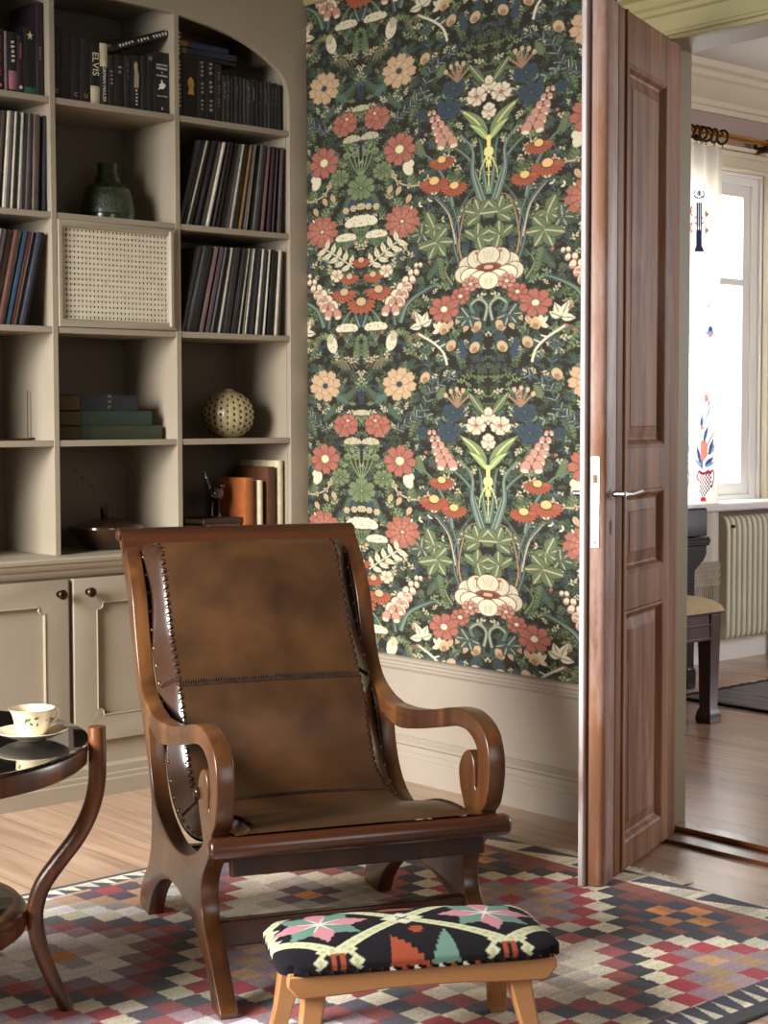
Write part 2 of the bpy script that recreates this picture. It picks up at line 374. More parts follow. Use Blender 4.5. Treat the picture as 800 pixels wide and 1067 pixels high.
# ------------------------------------------------------------------ raster helpers for printed and woven patterns
class Canvas:
    def __init__(s, w, h, bg, S=1.0, wrap=False):
        s.S = S; s.w = int(round(w * S)); s.h = int(round(h * S)); s.wrap = wrap
        s.a = np.empty((s.h, s.w, 3)); s.a[:] = bg
    def _fill(s, P, col):
        x0 = max(int(P[:, 0].min()), 0); x1 = min(int(P[:, 0].max()) + 2, s.w); y0 = max(int(P[:, 1].min()), 0); y1 = min(int(P[:, 1].max()) + 2, s.h)
        if x0 >= x1 or y0 >= y1: return
        X, Y = np.meshgrid(np.arange(x0, x1) + 0.5, np.arange(y0, y1) + 0.5)
        ins = np.zeros(X.shape, bool); n = len(P)
        for i in range(n):
            ax, ay = P[i]; bx, by = P[(i + 1) % n]
            if ay == by: continue
            c = ((ay > Y) != (by > Y)) & (X < (bx - ax) * (Y - ay) / (by - ay) + ax)
            ins ^= c
        s.a[y0:y1, x0:x1][ins] = col
    def poly(s, pts, col):
        P = np.asarray(pts, float) * s.S
        s._fill(P, col)
        if s.wrap:
            if P[:, 1].min() < 0: s._fill(P + [0, s.h], col)
            if P[:, 1].max() > s.h: s._fill(P - [0, s.h], col)
    def ell(s, cx, cy, rx, ry, col, rot=0.0, n=16):
        t = np.linspace(0, 2 * PI, n, endpoint=False)
        x = rx * np.cos(t); y = ry * np.sin(t); c, d = math.cos(rot), math.sin(rot)
        s.poly(np.c_[cx + x * c - y * d, cy + x * d + y * c], col)
    def line(s, pts, w, col, taper=False):
        P = np.asarray(spline(pts, 6) if len(pts) > 2 else pts, float)
        T = np.gradient(P, axis=0); T /= np.linalg.norm(T, axis=1)[:, None] + 1e-9
        Nn = np.c_[-T[:, 1], T[:, 0]]; ww = np.full(len(P), w / 2.0)
        if taper: ww *= np.linspace(1, 0.25, len(P))
        s.poly(np.r_[P + Nn * ww[:, None], (P - Nn * ww[:, None])[::-1]], col)
    def leaf(s, x0, y0, x1, y1, w, col, vein=None, edge=None, bend=0.0):
        t = np.linspace(0, 1, 9); d = np.array([x1 - x0, y1 - y0]); nn = np.array([-d[1], d[0]]) / (np.hypot(*d) + 1e-9)
        mid = np.array([x0, y0]) + np.outer(t, d) + np.outer(np.sin(PI * t) * bend, nn)
        hw = np.sin(PI * t ** 0.8) * w / 2
        if edge is not None: s.poly(np.r_[mid + nn * (hw + 1.3)[:, None], (mid - nn * (hw + 1.3)[:, None])[::-1]], edge)
        s.poly(np.r_[mid + nn * hw[:, None], (mid - nn * hw[:, None])[::-1]], col)
        if vein is not None: s.line([tuple(mid[0]), tuple(mid[4]), tuple(mid[7])], max(1.2, w * 0.12), vein)
    def flower(s, cx, cy, r, n, col, edge, cen, rot=0.0, sq=1.0, cr=0.24, pet=0.62):
        hw = r * 0.60 * PI / n * (0.72 + 0.5 * pet)
        for k in range(n):
            a = rot + 2 * PI * k / n
            for q, cc in ((1.5, edge), (0.0, col)):
                for sd in (-0.42, 0.42):                          # two lobes make the notched petal tip
                    b = a + sd * hw / (r * 0.62)
                    s.ell(cx + math.cos(b) * r * 0.60, cy + math.sin(b) * r * 0.60 * sq, r * 0.38 + q * 0.6, hw * 0.62 + q, cc, math.atan2(math.sin(a) * sq, math.cos(a)), 12)
                s.poly([(cx, cy), (cx + math.cos(a - hw / r * 1.3) * r * 0.6, cy + math.sin(a - hw / r * 1.3) * r * 0.6 * sq), (cx + math.cos(a + hw / r * 1.3) * r * 0.6, cy + math.sin(a + hw / r * 1.3) * r * 0.6 * sq)], cc)
        for k in range(n):
            a = rot + 2 * PI * (k + 0.5) / n
            s.line([(cx, cy), (cx + math.cos(a) * r * 0.8, cy + math.sin(a) * r * 0.8 * sq)], 1.3, edge)
            a = rot + 2 * PI * k / n
            s.line([(cx, cy), (cx + math.cos(a) * r * 0.62, cy + math.sin(a) * r * 0.62 * sq)], 1.1, edge)
        s.ell(cx, cy, r * cr, r * cr * sq, cen)
    def daisy(s, cx, cy, r, col, edge, cone, n=9):
        for k in range(n):
            a = PI * (0.02 + 0.96 * k / (n - 1)); L = r * (0.95 if 0 < k < n - 1 else 0.9)
            s.leaf(cx + math.cos(a) * r * 0.2, cy + math.sin(a) * r * 0.1, cx + math.cos(a) * L, cy + math.sin(a) * L * 0.78, r * 0.34, col, None, edge)
        s.ell(cx, cy - r * 0.06, r * 0.34, r * 0.30, edge); s.ell(cx, cy - r * 0.07, r * 0.29, r * 0.25, cone)

def grid_object(name, m, nu, nv, fpos, fcol, parent=None, smooth=True):
    """regular mesh sheet with a colour per vertex (pattern woven or printed on it). fpos, fcol take arrays u,v in 0..1"""
    u = np.linspace(0, 1, nu); v = np.linspace(0, 1, nv); U, V = np.meshgrid(u, v)
    P = fpos(U, V).reshape(-1, 3); C = fcol(U, V).reshape(-1, 3)
    me = bpy.data.meshes.new(name)
    me.vertices.add(len(P)); me.vertices.foreach_set('co', P.astype(np.float32).ravel())
    i = np.arange(nu - 1)[None, :] + nu * np.arange(nv - 1)[:, None]
    q = np.stack([i, i + 1, i + nu + 1, i + nu], -1).reshape(-1, 4).astype(np.int32)
    me.loops.add(q.size); me.loops.foreach_set('vertex_index', q.ravel())
    me.polygons.add(len(q)); me.polygons.foreach_set('loop_start', np.arange(0, q.size, 4, dtype=np.int32))
    me.update(calc_edges=True)
    at = me.color_attributes.new('Col', 'FLOAT_COLOR', 'POINT')
    rgba = np.ones((len(P), 4), np.float32); rgba[:, :3] = lin(C)
    at.data.foreach_set('color', rgba.ravel())
    me.materials.append(m)
    if smooth: me.polygons.foreach_set('use_smooth', [True] * len(me.polygons))
    me.validate()
    o = bpy.data.objects.new(name, me); COL.objects.link(o)
    if parent is not None: o.parent = parent
    return o

def sample(cv, fx, fy):
    """average of a small neighbourhood of the canvas at fractional positions 0..1"""
    h, w, _ = cv.shape
    out = 0
    for dx, dy in ((-0.7, 0), (0.7, 0), (0, -0.7), (0, 0.7)):
        x = np.clip((fx * w + dx).astype(int), 0, w - 1); y = np.clip((fy * h + dy).astype(int), 0, h - 1)
        out = out + cv[y, x]
    return out / 4.0

# ------------------------------------------------------------------ the setting
def S_(name, mb, m, bevel=0.0, **k): return struct(mb.build(name, m, None, bevel, **k))

S_('floor', MB().box(-4.9, 0.0, -6.4, 0.41, -0.06, 0.0), M['floor'])
S_('floor', MB().box(0.16, 4.9, -4.2, 0.6, -0.06, 0.0), M['floor2'])
S_('ceiling', MB().box(-5.0, 0.02, -6.5, 0.5, 2.95, 3.05), M['old_plaster'])
S_('ceiling', MB().box(0.10, 5.0, -4.3, 0.7, 2.98, 3.08), M['plaster'])
S_('wall_back', MB().box(-4.9, 0.0, 0.41, 0.6, 0, 2.95), M['old_plaster'])
w = MB(); w.box(-5.05, -4.9, -6.4, -2.1, 0, 2.95); w.box(-5.05, -4.9, -0.55, 0.41, 0, 2.95); w.box(-5.05, -4.9, -2.1, -0.55, 0, 0.85); w.box(-5.05, -4.9, -2.1, -0.55, 2.85, 2.95)
S_('wall_left', w, M['old_plaster'])
w = MB(); w.box(-5.05, -3.1, -6.55, -6.4, 0, 2.95); w.box(-1.3, 0.16, -6.55, -6.4, 0, 2.95); w.box(-3.1, -1.3, -6.55, -6.4, 0, 0.9); w.box(-3.1, -1.3, -6.55, -6.4, 2.7, 2.95)
S_('wall_front', w, M['old_plaster'])
w = MB(); w.box(0, 0.16, -1.548, 0.6, 0, 2.98); w.box(0, 0.16, -2.76, -1.548, 2.34, 2.98); w.box(0, 0.16, -6.55, -2.76, 0, 2.98)
S_('wall_right', w, M['mauve'])
# next room
WX0, WX1, WZ0, WZ1 = 2.45, 3.40, 0.80, 2.50
w = MB(); w.box(0.16, WX0, 0.5, 0.72, 0, 2.98); w.box(WX1, 4.9, 0.5, 0.72, 0, 2.98); w.box(WX0, WX1, 0.5, 0.72, 0, WZ0); w.box(WX0, WX1, 0.5, 0.72, WZ1, 2.98)
S_('wall_window', w, M['mauve'])
w = MB(); w.box(4.9, 5.05, -4.2, -3.9, 0, 2.98); w.box(4.9, 5.05, -2.7, 0.72, 0, 2.98); w.box(4.9, 5.05, -3.9, -2.7, 0, 0.8); w.box(4.9, 5.05, -3.9, -2.7, 2.6, 2.98)
S_('wall_far', w, M['mauve'])
S_('wall_rear', MB().box(0.16, 5.05, -4.35, -4.2, 0, 2.98), M['mauve'])
# next room cornice, skirting
S_('trim_1', MB().prism([(0.5, 2.775), (0.485, 2.775), (0.48, 2.80), (0.468, 2.805), (0.462, 2.83), (0.43, 2.862), (0.392, 2.905), (0.37, 2.915), (0.365, 2.94), (0.335, 2.95), (0.325, 2.98), (0.5, 2.98)], 0.16, 4.9, 'x'), M['cream_paint'], smooth=20)
S_('baseboard_window', MB().prism([(0.5, 0), (0.478, 0), (0.478, 0.14), (0.486, 0.16), (0.5, 0.165)], 0.16, 4.9, 'x'), M['white'])
S_('trim_2', MB().prism([(0, 2.74), (-0.012, 2.74), (-0.02, 2.765), (-0.035, 2.78), (-0.06, 2.83), (-0.1, 2.88), (-0.11, 2.91), (-0.14, 2.95), (0, 2.95)], 0.055, -6.4, 'y'), M['head'], smooth=20)
# wainscot of the papered wall: flat board, chair rail, skirting
S_('trim_3', MB().box(-0.010, 0.0, -1.47, -0.001, 0.0, 0.40), M['dado'])
rail = [(0, 0.378), (-0.016, 0.380), (-0.021, 0.388), (-0.021, 0.396), (-0.026, 0.399), (-0.026, 0.410), (-0.034, 0.414), (-0.034, 0.423), (-0.026, 0.428), (0, 0.428)]
S_('trim_4', MB().prism(rail, -0.001, -1.47, 'y'), M['dado'], smooth=25)
base = [(-0.01, 0), (-0.030, 0), (-0.030, 0.082), (-0.026, 0.086), (-0.026, 0.100), (-0.022, 0.104), (-0.022, 0.122), (-0.030, 0.128), (-0.030, 0.138), (-0.020, 0.146), (-0.015, 0.152), (-0.01, 0.154)]
S_('baseboard_right', MB().prism(base, -0.001, -1.47, 'y'), M['dado'], smooth=25)
# doorway: jamb lining, head, architraves, threshold
w = MB(); w.box(0.0, 0.163, -1.564, -1.547, 0.0, 2.345); w.box(0.0, 0.163, -2.76, -1.56, 2.330, 2.345)
S_('door_frame', w, M['jamb'], 0.002)
hp = [(0, 2.326), (-0.022, 2.326), (-0.022, 2.338), (-0.028, 2.342), (-0.028, 2.350), (-0.022, 2.354), (-0.022, 2.400), (-0.030, 2.406), (-0.030, 2.420), (-0.038, 2.428), (-0.038, 2.452), (-0.055, 2.462), (-0.055, 2.49), (0, 2.49)]
S_('trim_5', MB().prism(hp, -1.46, -2.9, 'y'), M['head'], smooth=25)
S_('trim_6', MB().prism([(0, -1.564), (-0.022, -1.564), (-0.022, -1.548), (-0.028, -1.544), (-0.028, -1.49), (-0.036, -1.482), (-0.036, -1.462), (0, -1.462)], 0.0, 2.33, 'z'), M['head'], smooth=25)
w = MB(); w.box(-0.012, 0.17, -2.76, -1.564, 0.0, 0.012); w.box(0.085, 0.150, -2.76, -1.564, 0.012, 0.026)
S_('threshold', w, M['sill_wood'], 0.004)

# ------------------------------------------------------------------ wallpaper: a mirrored garden of flowers on near-black
rnd = random.Random(7)
def c3(*a): return np.array(a, float)
BG = c3(44, 41, 33)
G1, G2, G3, G4 = c3(94, 106, 74), c3(74, 88, 70), c3(78, 100, 86), c3(118, 130, 92)
T1, T2, B1, B2 = c3(66, 80, 74), c3(92, 110, 100), c3(58, 68, 78), c3(92, 106, 112)
CR, CR2, TAN, TAN2 = c3(204, 196, 166), c3(176, 168, 136), c3(184, 156, 122), c3(146, 114, 84)
RD, RD2, DK, PK, PK2 = c3(156, 98, 82), c3(108, 60, 48), c3(154, 86, 62), c3(178, 132, 114), c3(118, 76, 64)
YL = c3(214, 204, 128)
HW, VH = 340, 865
W = Canvas(HW, VH, BG, 1.6, wrap=True)
for j in range(0, VH, 17):                                     # small filler sprigs
    for i in range(-6, HW + 6, 16):
        x = i + rnd.uniform(-8, 8); y = j + rnd.uniform(-8, 8); a = rnd.uniform(0, 2 * PI); L = rnd.uniform(15, 27)
        c = rnd.choice([G1 * 0.85, G1, G2, G2 * 0.85, T1, G1 * 0.7, B1, CR2, G4, c3(58, 68, 50)])
        x2, y2 = x + math.cos(a) * L, y + math.sin(a) * L
        W.line([(x, y), ((x + x2) / 2 + 2, (y + y2) / 2), (x2, y2)], 1.3, c * 0.85)
        for t, sd in ((0.25, 1), (0.45, -1), (0.65, 1), (0.85, -1), (1.0, 0)):
            b = a + sd * 0.9; px, py = x + (x2 - x) * t, y + (y2 - y) * t
            W.leaf(px, py, px + math.cos(b) * L * 0.46, py + math.sin(b) * L * 0.46, L * 0.24, c)
def vine(pts, w, c, lc, every=2, L=20, lw=8, vein=None, both=True):
    P = spline(pts, 5); W.line(pts, w, c)
    for k in range(2, len(P) - 1, every):
        a = math.atan2(P[k + 1][1] - P[k - 1][1], P[k + 1][0] - P[k - 1][0])
        for sd in ((1, -1) if both else ((1,) if k % (2 * every) < every else (-1,))):
            b = a + sd * 0.85
            W.leaf(P[k][0], P[k][1], P[k][0] + math.cos(b) * L, P[k][1] + math.sin(b) * L, lw, lc, vein, BG)
def frond(x, y, x1, y1, c, n=6, L=17, lw=6, vein=None):
    for k in range(n + 1):
        t = 0.15 + 0.85 * k / n; px, py = x + (x1 - x) * t, y + (y1 - y) * t; a = math.atan2(y1 - y, x1 - x)
        for sd in (1, -1):
            b = a + sd * 0.75; l = L * (1.15 - 0.6 * t)
            W.leaf(px, py, px + math.cos(b) * l, py + math.sin(b) * l, lw, c, vein)
    W.line([(x, y), (x1, y1)], 2, c * 1.12); W.leaf(x1, y1, x1 + (x1 - x) * 0.2, y1 + (y1 - y) * 0.2, lw, c)
def umbel(x, y, rx, ry, c=CR):
    for k in range(5):
        W.line([(x, y + ry * 2.6), (x + (k - 2) * rx * 0.35, y)], 1.6, G4)
    for k in range(7):
        a = PI + PI * k / 6; W.ell(x + math.cos(a) * rx * 0.7, y + math.sin(a) * ry * 0.5, rx * 0.34, ry * 0.5, c)
    W.ell(x, y, rx * 0.85, ry * 0.55, c)
    for k in range(9): W.ell(x + rnd.uniform(-0.8, 0.8) * rx, y + rnd.uniform(-0.55, 0.3) * ry, 1.7, 1.7, TAN2)
def bells(x, y, x1, y1, n, c, e, inner, s=1.0):
    for k in range(n):
        t = k / (n - 1); px, py = x + (x1 - x) * t, y + (y1 - y) * t; z = s * (8 + 12 * t)
        for sd in (-1, 1):
            qx = px + sd * z * 0.75
            W.ell(qx, py, z * 0.72, z * 0.95, e, sd * -0.35); W.ell(qx, py - 1, z * 0.60, z * 0.82, c, sd * -0.35)
            W.ell(qx + sd * z * 0.12, py + z * 0.55, z * 0.5, z * 0.28, inner, sd * -0.2)
def strap(pts, w, c, hl): W.line(pts, w + 2.6, BG * 0.8, True); W.line(pts, w, c, True); W.line([(p[0] + 1.5, p[1]) for p in pts], w * 0.22, hl, True)
# u = distance from the mirror axis of the leaf fans; 340 = mirror axis of the white peony
for (x, y, x1, y1, c) in [(60, 215, 20, 180, G2), (72, 225, 108, 262, G2), (40, 215, 80, 190, G3), (150, 230, 140, 300, G1), (88, 520, 68, 440, G1), (60, 560, 40, 500, G2), (172, 420, 160, 372, G1), (212, 215, 226, 178, G1),
                          (30, 120, 70, 100, G2), (14, 100, 12, 40, G1), (130, 160, 100, 250, G2), (150, 500, 136, 430, G1), (224, 690, 190, 740, G2), (232, 760, 216, 700, G1), (120, 10, 150, 80, G1), (30, 530, 20, 500, B1), (280, 110, 274, 60, B1), (300, 90, 312, 40, B1), (40, 640, 20, 600, G2)]:
    frond(x, y, x1, y1, c)
vine([(88, 300), (130, 275), (170, 240), (200, 180), (262, 140)], 4, T1, B1, 2, 22, 9, CR2)
vine([(200, 190), (190, 120), (182, 60), (230, 60), (262, 30)], 4, T1, T1, 3, 18, 8, B2)
vine([(170, 240), (215, 268), (260, 230)], 3, T1, T2, 2, 17, 8, CR2)
vine([(90, 435), (104, 470), (150, 488), (190, 470)], 4, CR2, TAN, 3, 12, 6)
vine([(96, 560), (150, 548), (200, 520), (170, 480)], 2.2, G1, CR, 2, 13, 6)
vine([(150, 640), (180, 600), (250, 590), (300, 610)], 2.2, G1, CR2, 3, 12, 6)
vine([(124, 690), (100, 640), (134, 600)], 2, T1, B1, 2, 10, 8)
vine([(8, 740), (60, 712), (88, 700)], 2, G1, G4, 2, 15, 7)
vine([(28, 865), (70, 820), (130, 830), (150, 800)], 3, G2, G1, 2, 16, 7)
vine([(330, 560), (300, 580), (296, 620)], 2, T1, CR, 2, 14, 6)
vine([(130, 28), (160, 40), (190, 20)], 2, G1, G1, 2, 13, 6)
W.line([(158, 28), (200, 56), (226, 84), (236, 118)], 6, CR); W.line([(200, 56), (216, 50)], 4, CR); W.line([(214, 70), (232, 60)], 3.5, CR)
for a, L in ((-2.3, 26), (-1.6, 30), (-0.9, 28), (-0.2, 24), (2.7, 22)): W.leaf(216, 22, 216 + math.cos(a) * L, 22 + math.sin(a) * L, 12, CR, TAN)
for dx in (-4, 0, 4): W.line([(46 + dx * 3, 122), (50 + dx * 2, 104), (66 + dx * 2, 92), (80 + dx, 100)], 2, TAN2)
for dx in (14, 24, 34): W.line([(dx, 118), (dx + 12, 96), (dx + 4, 84)], 1.8, TAN2)
# strap leaves round the bulb and under the white peony
for p, w, c in [([(330, 560), (312, 500), (290, 440), (240, 392)], 15, G3), ([(322, 560), (300, 480), (300, 420), (270, 372)], 14, T2), ([(336, 540), (326, 470), (322, 420), (316, 392)], 12, G3), ([(250, 560), (236, 500), (190, 420), (150, 400)], 12, G3),
                ([(262, 690), (254, 620), (226, 548), (176, 520)], 12, B1), ([(276, 740), (252, 660), (264, 580), (300, 520)], 10, T1), ([(268, 700), (262, 600), (232, 520)], 6, B2), ([(284, 740), (266, 660), (286, 560), (316, 540)], 6, TAN2), ([(258, 660), (240, 580), (204, 530)], 5, CR2),
                ([(110, 860), (130, 810), (170, 780), (214, 760)], 15, G3), ([(96, 865), (84, 800), (60, 760)], 12, T1), ([(60, 865), (40, 830), (12, 800)], 12, G3), ([(4, 865), (16, 830), (28, 800)], 8, B2), ([(250, 768), (230, 730), (246, 700)], 8, G1)]:
    strap(p, w, c, c * 0.55 + CR * 0.45)
# fan of stems and round leaves on the first axis
for x in (8, 24, 42): W.line([(0, 440), (x * 0.6, 400), (x, 350)], 3.4, G4)
for x in (10, 34): W.ell(x + 6, 372, 12, 9, G4); W.ell(x + 6, 374, 8, 5, G1)
for x, y, r in ((0, 470, 42), (62, 432, 29)):
    W.flower(x, y, r, 8, G4 * 0.92, G1 * 0.72, CR2, 0.2, 0.85, 0.07, 0.75)
umbel(26, 330, 25, 13, CR2); umbel(0, 247, 24, 11, CR2); umbel(0, 568, 46, 22); umbel(44, 608, 30, 15); umbel(42, 868, 32, 16); W.ell(86, 46, 15, 26, CR, 0.2); W.ell(92, 30, 10, 14, CR2)
for x, y in ((86, 42), (82, 54), (90, 58), (88, 34)): W.ell(x, y, 1.8, 1.8, TAN2)
W.ell(132, 438, 13, 20, CR, -0.4); W.ell(140, 426, 9, 10, CR)
for x in (4, 22, 44): W.flower(x, 522 + x * 0.15, 9, 6, CR, TAN2, YL)
# ivy
def ivy(x, y, r, rot, c):
    for k in range(5):
        a = rot + (k - 2) * 0.95; W.leaf(x, y, x + math.cos(a) * r, y + math.sin(a) * r, r * 0.62, c, CR2, BG)
for x, y, r, ro, c in [(200, 604, 46, 2.4, G1), (206, 650, 50, 1.0, G1), (320, 588, 46, -1.9, G1), (314, 652, 44, -0.6, G1), (168, 620, 30, 2.9, G2)]: ivy(x, y, r, ro, c)
# dark blue round leaves, tan ferns, buds
for x, y, r in ((252, 246, 30), (240, 300, 32), (172, 300, 18)): W.flower(x, y, r, 7, B1, T1 * 0.75, B2, 0.3, 0.85, 0.08, 0.75)
for a in (-2.4, -2.0, -1.6, -1.2, -0.7): W.line([(262, 232), (262 + math.cos(a) * 40, 232 + math.sin(a) * 48)], 5, TAN2); W.ell(262 + math.cos(a) * 40, 232 + math.sin(a) * 48, 5, 7, TAN)
for x, y in ((178, 150), (228, 20), (246, 66), (306, 74), (310, 18)): W.ell(x, y, 12, 16, TAN, 0.5); W.ell(x, y + 6, 7, 8, TAN2, 0.5)
for x, y in ((112, 482), (88, 476), (140, 508), (290, 872), (250, 862), (270, 850)): W.leaf(x, y, x - 12, y + 26, 14, TAN, TAN2)
# flowers
W.flower(108, 166, 48, 8, TAN, TAN2, B1, 0.2, 1.0, 0.16, 0.8); W.flower(108, 166, 28, 6, TAN * 1.04, TAN2, B1, 0.5, 1.0, 0.3, 0.8)
W.flower(46, 282, 38, 6, RD, RD2, CR, 0.4, 0.86, 0.16, 0.85); W.flower(40, 268, 22, 5, RD * 1.06, RD2, CR, 0.2, 0.8, 0.2, 0.9)
W.flower(109, 381, 46, 8, RD, RD2, CR, 0.1, 1.0, 0.25, 0.7); W.ell(109, 381, 7, 7, YL)
for r, c in ((50, PK * 0.9), (36, PK * 0.97), (22, PK * 1.04)): W.flower(116, 580, r, 9, c * c3(0.95, 0.82, 0.78), PK2, CR, r * 0.1, 0.92, 0.2, 0.75)
W.line([(22, 694), (60, 664), (112, 628)], 3.4, CR)
for t in (0.1, 0.3, 0.5, 0.7, 0.9):
    x, y = 22 + 90 * t, 694 - 66 * t
    W.leaf(x, y, x - 8, y - 32, 14, CR, TAN2); W.leaf(x, y, x + 30, y + 12, 14, CR, TAN2)
for x, y, r in ((0, 676, 30), (34, 720, 32), (50, 764, 42), (0, 796, 48)): W.daisy(x, y, r, DK, RD2 * 0.8, TAN)
W.flower(72, 712, 19, 5, CR, TAN2, PK, 0.3)
bells(160, 706, 96, 800, 6, CR, PK2, PK, 1.0); bells(128, 760, 84, 824, 4, PK, PK2, CR, 0.9)
bells(196, 300, 236, 388, 6, PK, PK2, CR, 0.95)
for x, y, r in ((222, 432, 37), (202, 486, 44), (254, 506, 38)): W.daisy(x, y, r, DK, RD2 * 0.8, c3(208, 172, 112), 11)
for x, y, r in ((346, 256, 25), (310, 281, 26), (346, 325, 25)): W.flower(x, y, r, 5, CR, PK2, RD, 0.3, 1.0, 0.2, 0.95)
W.leaf(338, 392, 266, 306, 28, G4, YL, BG, 8); W.leaf(338, 400, 290, 350, 18, c3(140, 160, 106), YL, BG, 6); W.leaf(330, 250, 288, 190, 20, G1, CR2, BG)
for p, w in [([(338, 386), (338, 430), (334, 470)], 8), ([(338, 440), (322, 470), (318, 500)], 3.4), ([(338, 450), (340, 490), (338, 532)], 3.6), ([(338, 436), (328, 450), (322, 452)], 3)]: W.line(p, w, YL, True)
W.ell(338, 430, 10, 13, YL)
for (x, y, rx, ry) in ((290, 722, 26, 27), (312, 706, 26, 26), (337, 700, 26, 25), (278, 744, 24, 24)):     # white peony on the second axis
    W.ell(x, y, rx, ry, PK2 * 0.85); W.ell(x, y, rx - 2.2, ry - 2.2, CR * 0.96)
    for q in (-7, 0, 7): W.line([(x + q * 0.6, y + 10), (x + q * 1.4, y - ry * 0.55)], 1.1, TAN2)
W.ell(337, 732, 30, 14, PK2); W.ell(337, 732, 19, 9, RD2); W.ell(337, 730, 9, 5, TAN)
for (x, y, rx, ry) in ((296, 750, 27, 23), (318, 760, 27, 24), (339, 765, 25, 24)):
    W.ell(x, y, rx, ry, PK2 * 0.85); W.ell(x, y, rx - 2.2, ry - 2.2, CR * 1.04)
    for q in (-9, -3, 3, 9): W.line([(x + q, y - ry * 0.3), (x + q * 0.6 + (337 - x) * 0.2, y + ry * 0.6)], 1.1, TAN2)
for r, x, y, c in ((40, 228, 832, RD), (25, 270, 800, RD), (22, 296, 770, PK)): W.flower(x, y, r, 7, c, RD2, CR, 0.4, 0.9, 0.22, 0.75)
W.line([(330, 870), (336, 830), (316, 812), (296, 826), (304, 850)], 9, T2); W.line([(330, 870), (336, 830), (316, 812), (296, 826)], 3, CR2); ivy(290, 856, 34, 2.2, T1)
for a, L in ((-2.0, 44), (-1.2, 40), (-0.5, 30), (3.0, 34)): W.leaf(170, 872, 170 + math.cos(a) * L, 872 + math.sin(a) * L, 20, CR, G1)
for x, y in ((60, 18), (140, 40), (156, 30), (16, 620), (150, 850), (310, 690), (190, 700), (180, 355)): W.ell(x, y, 4.5, 4.5, RD)

# axes of symmetry on the wall: y = -0.246 (leaf fans) and y = -0.879 (white peony); one repeat is 1.06 m high
WP_Y0, WP_Y1, WP_Z0, WP_Z1 = -1.47, 0.055, 0.426, 2.745
REP = 1.064
wpc = W.a
def wp_col(U, V):
    y = WP_Y0 + U * (WP_Y1 - WP_Y0); z = WP_Z0 + V * (WP_Z1 - WP_Z0)
    u = np.abs(((-0.246 - y) / 0.633 + 1.0) % 2.0 - 1.0)
    v = ((WPA - z) / REP) % 1.0
    return sample(wpc, u, v)
WPA = 1.25 + (436.0 - 0.0) / 335.0 * REP - 0.0
grid_object('wall_right_paper', vcol_mat('wallpaper', 0.8, 0.05, 600, spec=0.25), int((WP_Y1 - WP_Y0) / 0.0030), int((WP_Z1 - WP_Z0) / 0.0022),
            lambda U, V: np.stack([np.full(U.shape, -0.002), WP_Y0 + U * (WP_Y1 - WP_Y0), WP_Z0 + V * (WP_Z1 - WP_Z0)], -1), wp_col)['kind'] = 'structure'

# ------------------------------------------------------------------ built-in bookcase
BX0, BX1, BY = -1.60, -0.001, 0.055          # face of the upper unit is y = 0.055
ZT = 0.803
SH = [1.179, 1.549, 1.917, 2.285]            # tops of the shelves
bk = thing('bookcase', 'built-in greige bookcase with an arched top, full of records and books', 'bookcase', (-0.8, 0.22, ZT))
O0 = (-0.8, 0.22, ZT)
ar = [(-0.083, 0.80), (-0.083, 2.36), (-0.086, 2.41), (-0.096, 2.45), (-0.123, 2.488), (-0.196, 2.536), (-0.301, 2.578), (-0.424, 2.606), (-0.60, 2.626), (-0.80, 2.632)]
arch = ar[:2] + spline(ar[1:], 4)[1:]
arch = arch + [(-1.6 - x, z) for x, z in arch[-2::-1]]
fr = plate([[(BX0, 0.803), (BX0, 2.95), (BX1, 2.95), (BX1, 0.803), (-0.083, 0.8031)] + arch[1:-1] + [(-1.517, 0.8031)]], 0.022, 0.0015)
fr.v = [(p, BY + 0.011 + q2, q) for p, q, q2 in fr.v]
fr.build('face_frame', M['paint'], bk, off=O0)
MB().box(-1.58, -0.01, 0.392, 0.405, 0.803, 2.93).build('back_panel', M['paint_shaded'], bk, off=O0)
for x in (-0.0835, -1.5165):
    s = 0.018 if x > -1 else -0.018
    MB().box(min(x, x + s), max(x, x + s), BY + 0.022, 0.392, 0.803, 2.93).build('side_panel', M['paint'], bk, off=O0)
for x in (-0.578, -1.059):
    MB().box(x, x + 0.020, BY + 0.001, 0.392, 0.803, 2.66).build('divider', M['paint'], bk, 0.0012, off=O0)
cols = [(-0.558, -0.0835), (-1.039, -0.578), (-1.5165, -1.059)]
for z in SH:
    for x0, x1 in cols:
        MB().box(x0, x1, BY + 0.003, 0.392, z - 0.020, z).build('shelf', M['paint'], bk, 0.0012, off=O0)
MB().box(-1.52, -0.08, BY + 0.022, 0.392, 2.66, 2.68).build('top_panel', M['paint'], bk, off=O0)

